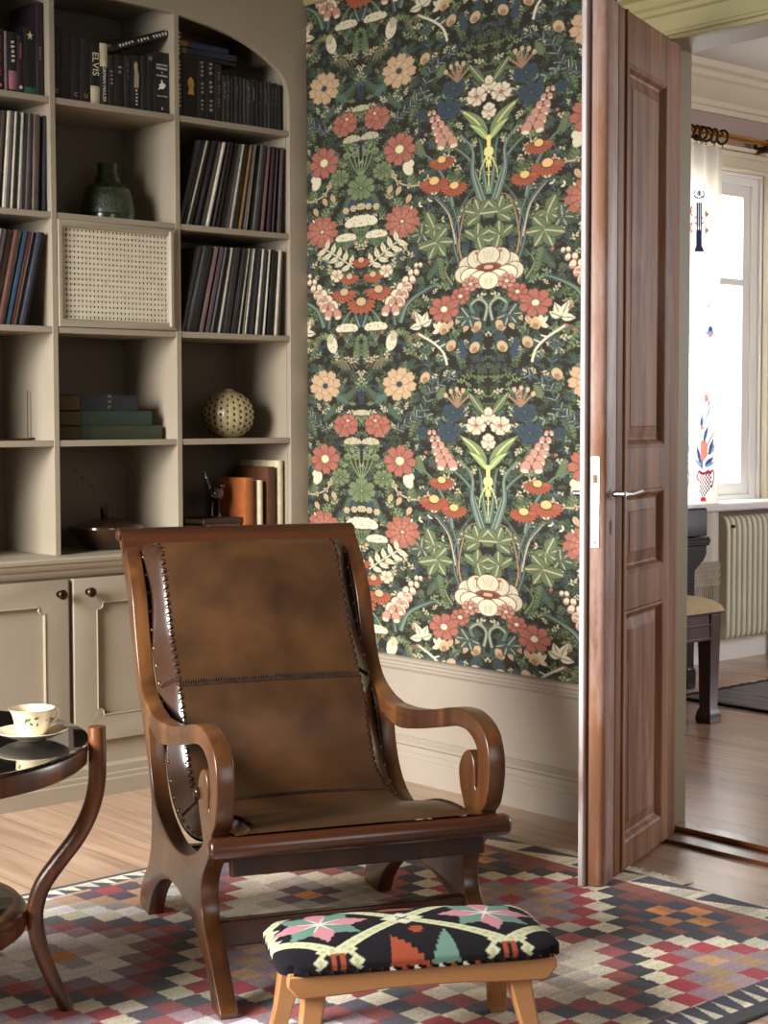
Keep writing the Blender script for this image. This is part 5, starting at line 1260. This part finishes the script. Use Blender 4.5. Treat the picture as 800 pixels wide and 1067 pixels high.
for da, z, s, ro in ((-0.62, 0.042, 0.0058, 0.8), (-0.55, 0.028, 0.0046, -0.4), (-0.76, 0.034, 0.004, 1.6), (0.15, 0.040, 0.0082, 0.4), (0.34, 0.031, 0.0056, -0.7), (0.0, 0.034, 0.0046, 1.2), (0.62, 0.043, 0.0056, 0.2), (0.68, 0.029, 0.0044, 1.4), (-1.3, 0.036, 0.004, 0.5), (1.3, 0.036, 0.004, 0.5), (2.2, 0.036, 0.005, 0.5), (3.1, 0.036, 0.005, 0.9), (-2.2, 0.036, 0.004, 0.3)):
    spots.append((base_a + da, z, s, ro))
decal(cu_, 'leaf_sprig', spots, crad)
MB().lathe([(0.0005, 0.044), (0.0385, 0.044), (0.0385, 0.0445), (0.0005, 0.0445)], 40).build('tea', mat('milky_tea', (176, 128, 84), (184, 136, 92), 8, rough=0.1), cu_)

# ------------------------------------------------------------------ pine door leaf, standing open into this room
# local frame: x = from the hinges to the lock edge, y = towards the next room, z up
hx_, hy_ = 0.070, -1.600
dang = math.radians(-158.95)
dr = bpy.data.objects.new('door_1', None); COL.objects.link(dr); dr.location = (hx_, hy_, 0.009); dr.rotation_euler = (0, 0, dang); dr['kind'] = 'structure'
dr['label'] = 'tall stripped pine panelled door standing open with a lever handle'
# in this local frame the face turned to the camera is +y
DW, DH = 0.637, 2.322
P3 = [(0.140, 0.472, 0.072, 0.715), (0.140, 0.472, 0.815, 1.040), (0.140, 0.472, 1.160, 2.185)]
fr_ = plate([[(0, 0), (0.536, 0), (0.536, DH), (0, DH)]] + [[(a, c), (b, c), (b, d), (a, d)] for a, b, c, d in P3], 0.040, 0.002)
fr_.v = [(p, -0.022 + q2, q) for p, q, q2 in fr_.v]
leaf = fr_.build('door_leaf', M['door'], dr)
for a, b, c, d in P3:
    for sg, yb_ in ((1, -0.002), (-1, -0.042)):
        # sunk moulding and raised field on both faces
        mo = MB()
        prof_ = [(0.0, 0.000), (0.0, 0.004), (0.006, 0.005), (0.012, 0.001), (0.020, -0.010), (0.026, -0.012)]
        R4 = []
        for off, hgt in prof_: R4.append([(a + off, yb_ + sg * hgt, c + off), (b - off, yb_ + sg * hgt, c + off), (b - off, yb_ + sg * hgt, d - off), (a + off, yb_ + sg * hgt, d - off)])
        v = sum(R4, []); f = [(4 * i + k, 4 * i + (k + 1) % 4, 4 * i + 4 + (k + 1) % 4, 4 * i + 4 + k) for i in range(len(R4) - 1) for k in range(4)]
        mo.add(v, f).build('moulding', M['door'], dr, smooth=20)
    pm = MB(); e = 0.026; g = 0.062
    for sg, yb_ in ((1, -0.002), (-1, -0.042)):
        A = [(a + e, yb_ - sg * 0.012, c + e), (b - e, yb_ - sg * 0.012, c + e), (b - e, yb_ - sg * 0.012, d - e), (a + e, yb_ - sg * 0.012, d - e)]
        gz = min(g, 0.055)
        B = [(a + gz, yb_ - sg * 0.006, c + gz), (b - gz, yb_ - sg * 0.006, c + gz), (b - gz, yb_ - sg * 0.006, d - gz), (a + gz, yb_ - sg * 0.006, d - gz)]
        C_ = [(a + gz + 0.003, yb_ - sg * 0.004, c + gz + 0.003), (b - gz - 0.003, yb_ - sg * 0.004, c + gz + 0.003), (b - gz - 0.003, yb_ - sg * 0.004, d - gz - 0.003), (a + gz + 0.003, yb_ - sg * 0.004, d - gz - 0.003)]
        pm.add(A + B + C_, [(k, (k + 1) % 4, 4 + (k + 1) % 4, 4 + k) for k in range(4)] + [(4 + k, 4 + (k + 1) % 4, 8 + (k + 1) % 4, 8 + k) for k in range(4)] + [(8, 9, 10, 11)])
    pm.build('door_panel', M['door'], dr, smooth=0)
# stepped meeting stile: groove, then the thick lock edge with its lapped lip
MB().box(0.476, 0.488, -0.003, 0.0045, 0.0, DH).build('stile_bead', M['door'], dr, 0.003)
MB().prism([(0.535, -0.042), (0.535, -0.012), (0.546, -0.012), (0.552, 0.002), (0.622, 0.002), (0.632, -0.003), (0.637, -0.011), (0.637, -0.040), (0.633, -0.043), (0.633, -0.060), (0.597, -0.060), (0.597, -0.042)], 0.0, DH, 'z').build('lock_stile', M['door_edge'], dr, 0.0015)
MB().prism([(0.634, -0.0465), (0.652, -0.0465), (0.655, -0.049), (0.655, -0.058), (0.652, -0.062), (0.60, -0.062), (0.60, -0.0602), (0.634, -0.0602)], 0.0, DH, 'z').build('lapped_lip', M['lip'], dr, 0.001)
MB().box(0.637, 0.6395, -0.037, -0.012, 0.900, 1.140).build('lock_plate', M['steel'], dr, 0.001)
lb = MB().box(0.6392, 0.6402, -0.030, -0.018, 1.070, 1.092); lb.box(0.6392, 0.6402, -0.0255, -0.0225, 0.985, 1.010); lb.build('latch', M['bronze'], dr)
sc_ = MB()
for z in (0.915, 1.128): sc_.lathe([(0.0045, 0), (0.004, 0.0012), (0.0004, 0.0016)], 12, (0.6394, -0.024, z), 'x')
sc_.build('screw', M['brass'], dr)
for sg, y0 in ((1, 0.0), (-1, -0.062)):
    hb = MB()
    hb.lathe([(0.016, 0.0), (0.016, 0.003), (0.012, 0.006), (0.008, 0.008), (0.0075, 0.034), (0.008, 0.040)], 18, (0, 0, 0), 'y')
    hb.v = [(p[0] + 0.589, y0 + sg * p[1], p[2] + 1.040) for p in hb.v]
    hb.tube([(0.589, y0 + sg * 0.040, 1.040), (0.577, y0 + sg * 0.043, 1.040), (0.545, y0 + sg * 0.044, 1.038), (0.512, y0 + sg * 0.044, 1.041), (0.475, y0 + sg * 0.043, 1.043), (0.465, y0 + sg * 0.043, 1.043)], [0.0075, 0.0068, 0.0058, 0.0066, 0.0085, 0.0078], 12)
    hb.build('door_handle', M['steel'], dr, smooth=50)
    es = MB(); pts = [(0.0105 * math.cos(t), 0.021 * math.sin(t)) for t in np.linspace(0, 2 * PI, 21)[:-1]]
    es.prism([(0.592 + p, 0.952 + q) for p, q in pts], min(y0, y0 + sg * 0.0025), max(y0, y0 + sg * 0.0025), 'y'); es.build('keyhole_plate', M['bronze'], dr, 0.001)
hi = MB()
for z in (0.22, 1.17, 2.12): hi.tube([(0.0, -0.012, z - 0.045), (0.0, -0.012, z + 0.045)], 0.007, 10)
hi.build('hinge', M['bronze'], dr)

# ------------------------------------------------------------------ next room: window
wf = MB()
fy0, fy1 = 0.530, 0.580
# lining and outer frame
def pl_xz(loops, y0, y1, bev=0.003):
    q = plate(loops, y1 - y0, bev); q.v = [(p, (y0 + y1) / 2 + d, z) for p, z, d in q.v]; return q
rect = lambda x0, x1, z0, z1: [(x0, z0), (x1, z0), (x1, z1), (x0, z1)]
xm_ = (WX0 + WX1) / 2
q = pl_xz([rect(WX0 - 0.001, WX1 + 0.001, WZ0 - 0.001, WZ1 + 0.001), rect(WX0 + 0.012, WX1 - 0.012, WZ0 + 0.012, WZ1 - 0.012)], 0.502, 0.72, 0.001); wf.add(q.v, q.f)
q = pl_xz([rect(WX0 + 0.013, WX1 - 0.013, WZ0 + 0.013, WZ1 - 0.013), rect(WX0 + 0.07, xm_ - 0.02, WZ0 + 0.05, WZ1 - 0.055), rect(xm_ + 0.02, WX1 - 0.07, WZ0 + 0.05, WZ1 - 0.055)], fy0 - 0.01, fy1 + 0.02); wf.add(q.v, q.f)
win = wf.build('window_1', M['white'], None); struct(win)
for a, b in ((WX0 + 0.071, xm_ - 0.021), (xm_ + 0.021, WX1 - 0.071)):
    z0_, z1_ = WZ0 + 0.051, WZ1 - 0.056
    pl_xz([rect(a, b, z0_, z1_), rect(a + 0.060, b - 0.060, z0_ + 0.06, 1.930), rect(a + 0.060, b - 0.060, 1.965, z1_ - 0.06)], fy0, fy1 - 0.01).build('casement', M['white'], win)
for a, b in ((WX0 + 0.131, xm_ - 0.081), (xm_ + 0.081, WX1 - 0.131)):
    for z0_, z1_ in ((WZ0 + 0.11, 1.932), (1.963, WZ1 - 0.113)): MB().box(a - 0.002, b + 0.002, 0.548, 0.551, z0_, z1_).build('pane', M['glass'], win)
ac = MB()
ap_ = [(0.5, 0.0), (0.470, 0.0), (0.466, 0.012), (0.474, 0.018), (0.474, 0.062), (0.466, 0.068), (0.462, 0.090), (0.470, 0.096), (0.5, 0.098)]
ac.prism([(y_, WZ1 + 0.004 + z_) for y_, z_ in ap_], WX0 - 0.10, WX1 + 0.11, 'x')
ac.prism([(0.5, WZ1 + 0.102), (0.455, WZ1 + 0.102), (0.445, WZ1 + 0.118), (0.5, WZ1 + 0.122)], WX0 - 0.12, WX1 + 0.13, 'x')
ac.prism([(WX1 + 0.004 + z_, y_) for y_, z_ in ap_], WZ0 - 0.02, WZ1 + 0.10, 'z'); ac.prism([(WX0 - 0.004 - z_, y_) for y_, z_ in ap_], WZ0 - 0.02, WZ1 + 0.10, 'z')
ac.build('window_architrave', M['cream_paint'], win, smooth=25)
MB().prism([(0.53, WZ0 - 0.02), (0.375, WZ0 - 0.02), (0.368, WZ0 - 0.012), (0.368, WZ0 + 0.012), (0.376, WZ0 + 0.022), (0.53, WZ0 + 0.024)], WX0 - 0.14, WX1 + 0.16, 'x').build('window_sill', M['white'], win, 0.002)

# radiator
ra = thing('radiator', 'pale green column radiator under the next room window', 'radiator', (3.5, 0.43, 0.0))
n_ = 26; pitch_ = 0.0445; xr0 = 2.985
pf = [(-0.038, 0.130), (-0.044, 0.150), (-0.046, 0.20), (-0.046, 0.66), (-0.044, 0.70), (-0.034, 0.735), (-0.014, 0.752), (0.014, 0.752), (0.034, 0.735), (0.044, 0.70), (0.046, 0.66), (0.046, 0.20), (0.044, 0.150), (0.038, 0.130), (0.02, 0.122), (-0.02, 0.122)]
c0 = MB().prism(pf, -0.0165, 0.0165, 'x').build('column', M['radiator'], ra, 0.011, seg=3)
for k in range(n_):
    q = c0 if k == 0 else c0.copy()
    if k: COL.objects.link(q); q.parent = ra
    q.location = (xr0 + k * pitch_ - 3.5, 0, 0)
hd_ = MB(); 
for z in (0.165, 0.69): hd_.tube([(xr0 - 3.5 - 0.012, 0, z), (xr0 - 3.5 + (n_ - 1) * pitch_ + 0.012, 0, z)], 0.020, 12)
hd_.build('header_pipe', M['radiator'], ra)
vv = MB().tube([(xr0 - 3.5 + 0.02, -0.046, 0.70), (xr0 - 3.5 + 0.02, -0.062, 0.70)], 0.008, 10); vv.build('bleed_valve', M['bronze'], ra)
ft = MB()
for k in (11, n_ - 4): ft.box(xr0 - 3.5 + k * pitch_ - 0.015, xr0 - 3.5 + k * pitch_ + 0.015, -0.03, 0.03, 0.0, 0.13)
ft.build('foot', M['radiator'], ra, 0.004)

# curtain rod with rings
rd = thing('curtain_rod', 'polished brass curtain rod across the window top', 'curtain rod', (2.9, 0.395, 2.645))
MB().tube([(-0.75, 0, 0.003), (0.75, 0, -0.001)], 0.0145, 16).build('rod', M['rod'], rd, smooth=60)
fi = MB()
for s in (-0.75, 0.75): fi.ball((s * 1.02, 0, 0.001), 0.026, 14, 10)
fi.build('finial', M['rod'], rd)
for x in (3.285, 2.32):
    b_ = MB().box(x - 2.9 - 0.014, x - 2.9 + 0.014, 0.0, 0.080, -0.045, -0.012); b_.box(x - 2.9 - 0.017, x - 2.9 + 0.017, 0.073, 0.079, -0.075, 0.03); b_.lathe([(0.0195, -0.012), (0.0195, 0.012), (0.015, 0.012), (0.015, -0.012)], 16, (x - 2.9, 0, 0.0), 'x', closed=True)
    b_.build('bracket', M['bronze'], rd, 0.002)
# curtain (one long embroidered panel, drawn aside)
CX0, CX1, CYC, CZ0, CZ1 = 2.47, 2.915, 0.395, 0.53, 2.585
cuv = Canvas(500, 2060, c3(226, 221, 208), 1.0)      # 0.9 mm across x 1 mm down; x from CX0, y from the top
def X_(px): return (px - CX0) / (CX1 - CX0) * 500
def Y_(z): return (CZ1 - z) / (CZ1 - CZ0) * 2060
navy, rust_, rose, bl, bl2 = c3(20, 24, 44), c3(112, 48, 34), c3(190, 104, 88), c3(48, 62, 100), c3(104, 124, 158)
def motif(x0):
    k = 500 / (CX1 - CX0)
    q = lambda px, z: (X_(x0 + px), Y_(z))
    # candelabra tree
    cuv.poly([q(-0.012, 2.30), q(0.012, 2.30), q(0.014, 2.09), q(0.034, 2.062), q(-0.022, 2.062), q(-0.012, 2.09)], navy)
    for sg in (-1, 1):
        cuv.line([q(0, 2.32), q(0.022 * sg, 2.335), q(0.018 * sg, 2.36)], 9, navy); cuv.line([q(0, 2.235), q(0.03 * sg, 2.215), q(0, 2.19)], 7, navy); cuv.line([q(0.03 * sg, 2.215), q(0.062 * sg, 2.215)], 6, navy)
        for z, c in ((2.252, rust_), (2.172, rust_)):
            cuv.poly([q(0.062 * sg, z + 0.040), q(0.096 * sg, z), q(0.062 * sg, z - 0.034), q(0.028 * sg, z)], c); cuv.line([q(0.048 * sg, z + 0.014), q(0.076 * sg, z - 0.014)], 4, c3(224, 200, 186)); cuv.line([q(0.048 * sg, z - 0.014), q(0.076 * sg, z + 0.014)], 4, c3(224, 200, 186))
        cuv.ell(*q(0.046 * sg, 2.315), 13, 15, c3(70, 76, 100)); cuv.ell(*q(0.098 * sg, 2.21), 11, 16, c3(216, 160, 146))
    cuv.ell(*q(0, 2.345), 9, 14, navy)
    # hanging sprays
    for z in (1.70,):
        cuv.line([q(0.052, z + 0.075), q(0.036, z + 0.045), q(0.060, z - 0.02), q(0.085, z - 0.035)], 7, navy); cuv.ell(*q(0.055, z + 0.075), 15, 17, rose, 0.5); cuv.ell(*q(0.104, z - 0.03), 24, 18, bl2); cuv.ell(*q(0.104, z - 0.012), 14, 14, bl); cuv.ell(*q(0.102, z - 0.045), 12, 9, rose)
        for xx in (0.08, 0.13): cuv.line([q(xx, z + 0.118), q(xx + 0.01, z + 0.10), q(xx + 0.024, z + 0.118)], 4, navy); cuv.line([q(xx + 0.01, z + 0.10), q(xx + 0.008, z + 0.086)], 4, navy)
    # jug of tulips
    jx, jz = 0.060, 0.0
    for a, b, c, w_ in (((0.055, 1.10), (0.065, 1.18), (0.075, 1.24), 6), ((0.075, 1.24), (0.100, 1.29), (0.092, 1.345), 6), ((0.045, 1.08), (0.030, 1.13), (0.02, 1.19), 6), ((0.075, 1.08), (0.105, 1.14), (0.14, 1.18), 6), ((0.07, 1.05), (0.11, 1.08), (0.15, 1.085), 5)): cuv.line([q(*a), q(*b), q(*c)], w_, navy)
    cuv.ell(*q(0.078, 1.345), 17, 22, rose, 0.3); cuv.line([q(0.045, 1.385), q(0.07, 1.36)], 4, navy); cuv.line([q(0.068, 1.385), q(0.048, 1.36)], 4, navy)
    cuv.ell(*q(0.040, 1.235), 22, 26, bl2); cuv.ell(*q(0.032, 1.222), 13, 22, bl); cuv.ell(*q(0.040, 1.20), 20, 13, rose)
    for (a, b, w_, c) in (((0.055, 1.12), (0.095, 1.21), 28, bl), ((0.10, 1.06), (0.13, 1.15), 30, bl), ((0.11, 1.07), (0.155, 1.13), 20, bl2), ((0.07, 1.01), (0.135, 1.055), 26, bl), ((0.07, 1.0), (0.15, 1.035), 16, bl2), ((0.03, 1.02), (0.005, 1.11), 24, bl), ((0.04, 1.0), (-0.01, 1.05), 18, bl2), ((0.045, 0.985), (0.04, 1.07), 22, bl)): cuv.leaf(*q(*a), *q(*b), w_, c)
    cuv.poly([q(0.03, 1.05), q(0.026, 1.12), q(0.045, 1.145), q(0.06, 1.12), q(0.075, 1.142), q(0.092, 1.115), q(0.09, 1.06), q(0.06, 1.03)], rose); cuv.leaf(*q(0.058, 1.04), *q(0.06, 1.12), 26, c3(190, 104, 92))
    jr = c3(120, 20, 46)
    jug = [q(0.015, 0.985), q(0.105, 0.985), q(0.102, 0.965), q(0.112, 0.93), q(0.10, 0.89), q(0.075, 0.852), q(0.043, 0.852), q(0.03, 0.89), q(0.022, 0.95)]
    cuv.poly(jug, c3(226, 218, 210))
    for i in range(9):
        for j in range(11):
            if (i + j) % 2 == 0:
                xx, zz_ = 0.028 + i * 0.0100, 0.858 + j * 0.0110
                lim = 0.112 - max(0, (0.90 - zz_)) * 0.75
                if xx < lim and xx > 0.024 + max(0, (0.88 - zz_)) * 0.6: cuv.poly([q(xx, zz_ + 0.0110), q(xx + 0.0100, zz_ + 0.0110), q(xx + 0.0100, zz_), q(xx, zz_)], c3(62, 14, 34))
    cuv.line([q(0.016, 0.985), q(0.06, 0.972), q(0.105, 0.985)], 14, jr); cuv.line([q(0.10, 0.972), q(0.128, 0.985), q(0.138, 0.955), q(0.118, 0.90)], 11, jr); cuv.poly([q(0.040, 0.855), q(0.078, 0.855), q(0.088, 0.833), q(0.034, 0.833)], c3(176, 24, 44)); cuv.line([q(0.02, 0.985), q(0.008, 0.955), q(0.026, 0.935)], 8, jr)
motif(2.722); motif(2.535)
for xx in range(0, 500, 9): cuv.line([(xx, 0), (xx + 2, 420)], 1.2, c3(216, 210, 194))
cvc = cuv.a
ct_ = thing('curtain', 'white linen curtain with folk embroidery and knotted hem hanging from brass rod', 'curtain', (2.69, CYC, 0.05))
def cur_pos(U, V):
    X = CX0 + U * (CX1 - CX0); Z = CZ0 + V * (CZ1 - CZ0)
    amp = 0.004 + 0.014 * V ** 2.5
    Yv = CYC + amp * np.sin(X * 62 + 4.03) + 0.004 * np.sin(X * 21 + Z * 2)
    Z = Z - 0.010 * V ** 8 * (0.5 + 0.5 * np.sin(X * 62 + 5.63))
    X = X - 0.012 * (1 - V) * (U - 0.5) + 0.0
    return np.stack([X - 2.69, Yv - CYC, Z - 0.05], -1)
cl_ = grid_object('cloth', vcol_mat('curtain_linen', 0.9, 0.1, 300, transl=0.25), 220, 560, cur_pos, lambda U, V: sample(cvc, U, 1 - V), ct_)
lace = MB(); r = random.Random(6)
for k in range(26):                                            # knotted lattice
    x = CX0 + 0.006 + k * (CX1 - CX0 - 0.012) / 25
    for sg in (1, -1):
        pts = []
        for j in range(7):
            z = CZ0 - 0.002 - j * 0.020; pts.append((x + (0.0175 if j % 2 else 0.0) * sg - 2.69, 0.002 * sg * (1 if j % 2 else -1), z - 0.05))
        lace.tube(pts, 0.0030, 5)
    lace.tube([(x - 2.69, 0, CZ0 - 0.122 - 0.05), (x + r.uniform(-0.004, 0.004) - 2.69, r.uniform(-0.004, 0.004), CZ0 - 0.26 - 0.05), (x + r.uniform(-0.010, 0.010) - 2.69, r.uniform(-0.008, 0.008), 0.05 + r.uniform(-0.03, 0.02))], 0.0034, 5)
lo_ = lace.build('knotted_fringe', M['rope'], ct_); lo_['kind'] = 'stuff'
for k, x in enumerate((2.908, 2.842, 2.778, 2.742, 2.704, 2.64, 2.57, 2.50)):
    rg_ = thing('curtain_ring', '%s brown wooden curtain ring from the open side of the curtain' % ordinal(k + 1), 'curtain ring', (x, 0.395, 2.6365), 0, 'curtain rings on the brass rod')
    b = MB(); rr = [(0.033 * math.sin(a), 0.033 * math.cos(a)) for a in np.linspace(0, 2 * PI, 25)[:-1]]
    tw = 0.5 * math.sin(k * 2.1)
    b.tube([(p * math.sin(tw) * 0.9, p * math.cos(tw), q) for p, q in rr], 0.0068, 8, closed=True); b.build('ring', M['bronze'], rg_, smooth=60)
    MB().tube([(0, 0, -0.032), (0.004, 0, -0.042), (0.0, 0, -0.050), (-0.004, 0, -0.044)], 0.0022, 6).build('hook', M['bronze'], rg_)

# piano seen end-on behind the door jamb
pn = thing('piano', 'black lacquered piano behind the upholstered bench in the next room', 'piano', (1.75, 0.2, 0))
PX0, PX1 = 1.15, 2.372
OPn = (1.75, 0.2, 0)
bdy = MB().box(PX0, PX1 - 0.05, 0.085, 0.352, 0.07, 0.70); bdy.build('body', M['black_lacquer'], pn, 0.004, off=OPn)
lid = MB().prism([(0.352, 0.70), (0.352, 0.828), (0.33, 0.838), (0.08, 0.838), (0.056, 0.832), (0.050, 0.820), (0.050, 0.70)], PX0 + 0.02, PX1 - 0.006, 'x'); lid.build('lid', M['black_lacquer'], pn, 0.004, off=OPn)
kb_ = MB().prism([(0.34, 0.655), (0.055, 0.655), (0.046, 0.661), (0.046, 0.668), (0.040, 0.672), (0.040, 0.684), (0.046, 0.688), (0.046, 0.696), (0.34, 0.700)], PX0, PX1 + 0.006, 'x'); kb_.build('key_bed', M['black_lacquer'], pn, off=OPn)
for xa in (PX1 - 0.004, PX0 + 0.15):
    co_ = MB().prism([(xa, 0.66), (xa, 0.615), (xa - 0.02, 0.588), (xa - 0.075, 0.55), (xa - 0.125, 0.505), (xa - 0.145, 0.46), (xa - 0.145, 0.08), (xa - 0.150, 0.66)], 0.055, 0.10, 'y'); co_.build('bracket_leg', M['black_lacquer'], pn, 0.003, off=OPn)
    MB().prism([(xa - 0.16, 0.0), (xa - 0.095, 0), (xa - 0.092, 0.075), (xa - 0.10, 0.095), (xa - 0.16, 0.098)], 0.035, 0.30, 'y').build('foot', M['black_lacquer'], pn, 0.006, off=OPn)

# bench
bn = thing('piano_bench', 'dark wooden bench with beige padded seat in the next room', 'bench', (1.27, -0.40, 0))
OBn = (1.27, -0.40, 0)
b0x, b1x, b0y, b1y = 0.88, 1.668, -0.565, -0.225
sv = MB(); nx_, ny_ = 40, 24
def seat_pt(u, v):
    a, b = (u - 0.5) * 2, (v - 0.5) * 2
    return (1.274 + a * 0.41, -0.395 + b * 0.185, 0.462 + 0.062 * (1 - abs(a) ** 8) ** 0.5 * (1 - abs(b) ** 5) ** 0.5)
sv.grid(seat_pt, nx_, ny_); sv.build('seat', M['seat_cloth'], bn, smooth=70, off=OBn)
ap2 = MB()
for y0_, y1_ in ((b0y + 0.008, b0y + 0.030), (b1y - 0.030, b1y - 0.008)): ap2.box(b0x + 0.04, b1x - 0.06, y0_, y1_, 0.345, 0.455)
for x0_, x1_ in ((b0x + 0.008, b0x + 0.030), (b1x - 0.030, b1x - 0.008)): ap2.box(x0_, x1_, b0y + 0.05, b1y - 0.05, 0.345, 0.455)
for y_ in (b0y + 0.006,): ap2.box(b0x + 0.04, b1x - 0.06, y_ - 0.003, y_ + 0.004, 0.345, 0.356); ap2.box(b0x + 0.04, b1x - 0.06, y_ - 0.003, y_ + 0.004, 0.405, 0.412)
ap2.build('apron', M['dark_wood'], bn, 0.002, off=OBn)
MB().box(b0x - 0.004, b1x + 0.004, b0y - 0.006, b1y + 0.006, 0.452, 0.466).build('seat_frame', M['dark_wood'], bn, 0.003, off=OBn)
for x_ in (b0x + 0.038, b1x - 0.038):
    for y_ in (b0y + 0.038, b1y - 0.038):
        lg = MB(); lv = [(0.0, 0.037), (0.02, 0.039), (0.045, 0.034), (0.06, 0.027), (0.36, 0.033), (0.45, 0.0365)]
        v = []; 
        for z_, hw in lv: v += [(x_ - hw, y_ - hw, z_), (x_ + hw, y_ - hw, z_), (x_ + hw, y_ + hw, z_), (x_ - hw, y_ + hw, z_)]
        f = [(3, 2, 1, 0), (20, 21, 22, 23)] + [(4 * i + k, 4 * i + (k + 1) % 4, 4 * i + 4 + (k + 1) % 4, 4 * i + 4 + k) for i in range(5) for k in range(4)]
        lg.add(v, f).build('leg', M['dark_wood'], bn, 0.003, off=OBn)

# grey rag rug in the next room
M['rag'] = mat('grey_rag_weave', (84, 78, 76), (128, 120, 116), 40, rough=0.95, bump=0.6, bscale=300, stretch=(1, 0.1, 1))
rr_ = MB(); rr_.prism([(1.985, 0.0003), (1.985, 0.012), (2.02, 0.014), (4.0, 0.014), (4.0, 0.0003)], -1.7, -0.12, 'y')
r2_ = rr_.build('rag_rug', M['rag'], None, 0.004); tag(r2_, 'flat grey rag rug with dark knotted fringe on the next room floor', 'rug')
f2 = MB(); r = random.Random(9)
for k in range(150):
    x = 1.99 + 2.0 * k / 150; f2.tube([(x, -0.124, 0.009), (x + r.uniform(-0.01, 0.01), -0.10, 0.012), (x + r.uniform(-0.03, 0.03), -0.075 + r.uniform(-0.01, 0.02), 0.005)], 0.0042, 5)
fo2 = f2.build('fringe', mat('dark_rag', (54, 48, 48), (70, 64, 62), 50, rough=0.95), r2_); fo2['kind'] = 'stuff'
MB().box(1.970, 1.988, -1.7, -0.12, 0.0004, 0.013).build('binding', M['black_cloth'], r2_, 0.003)
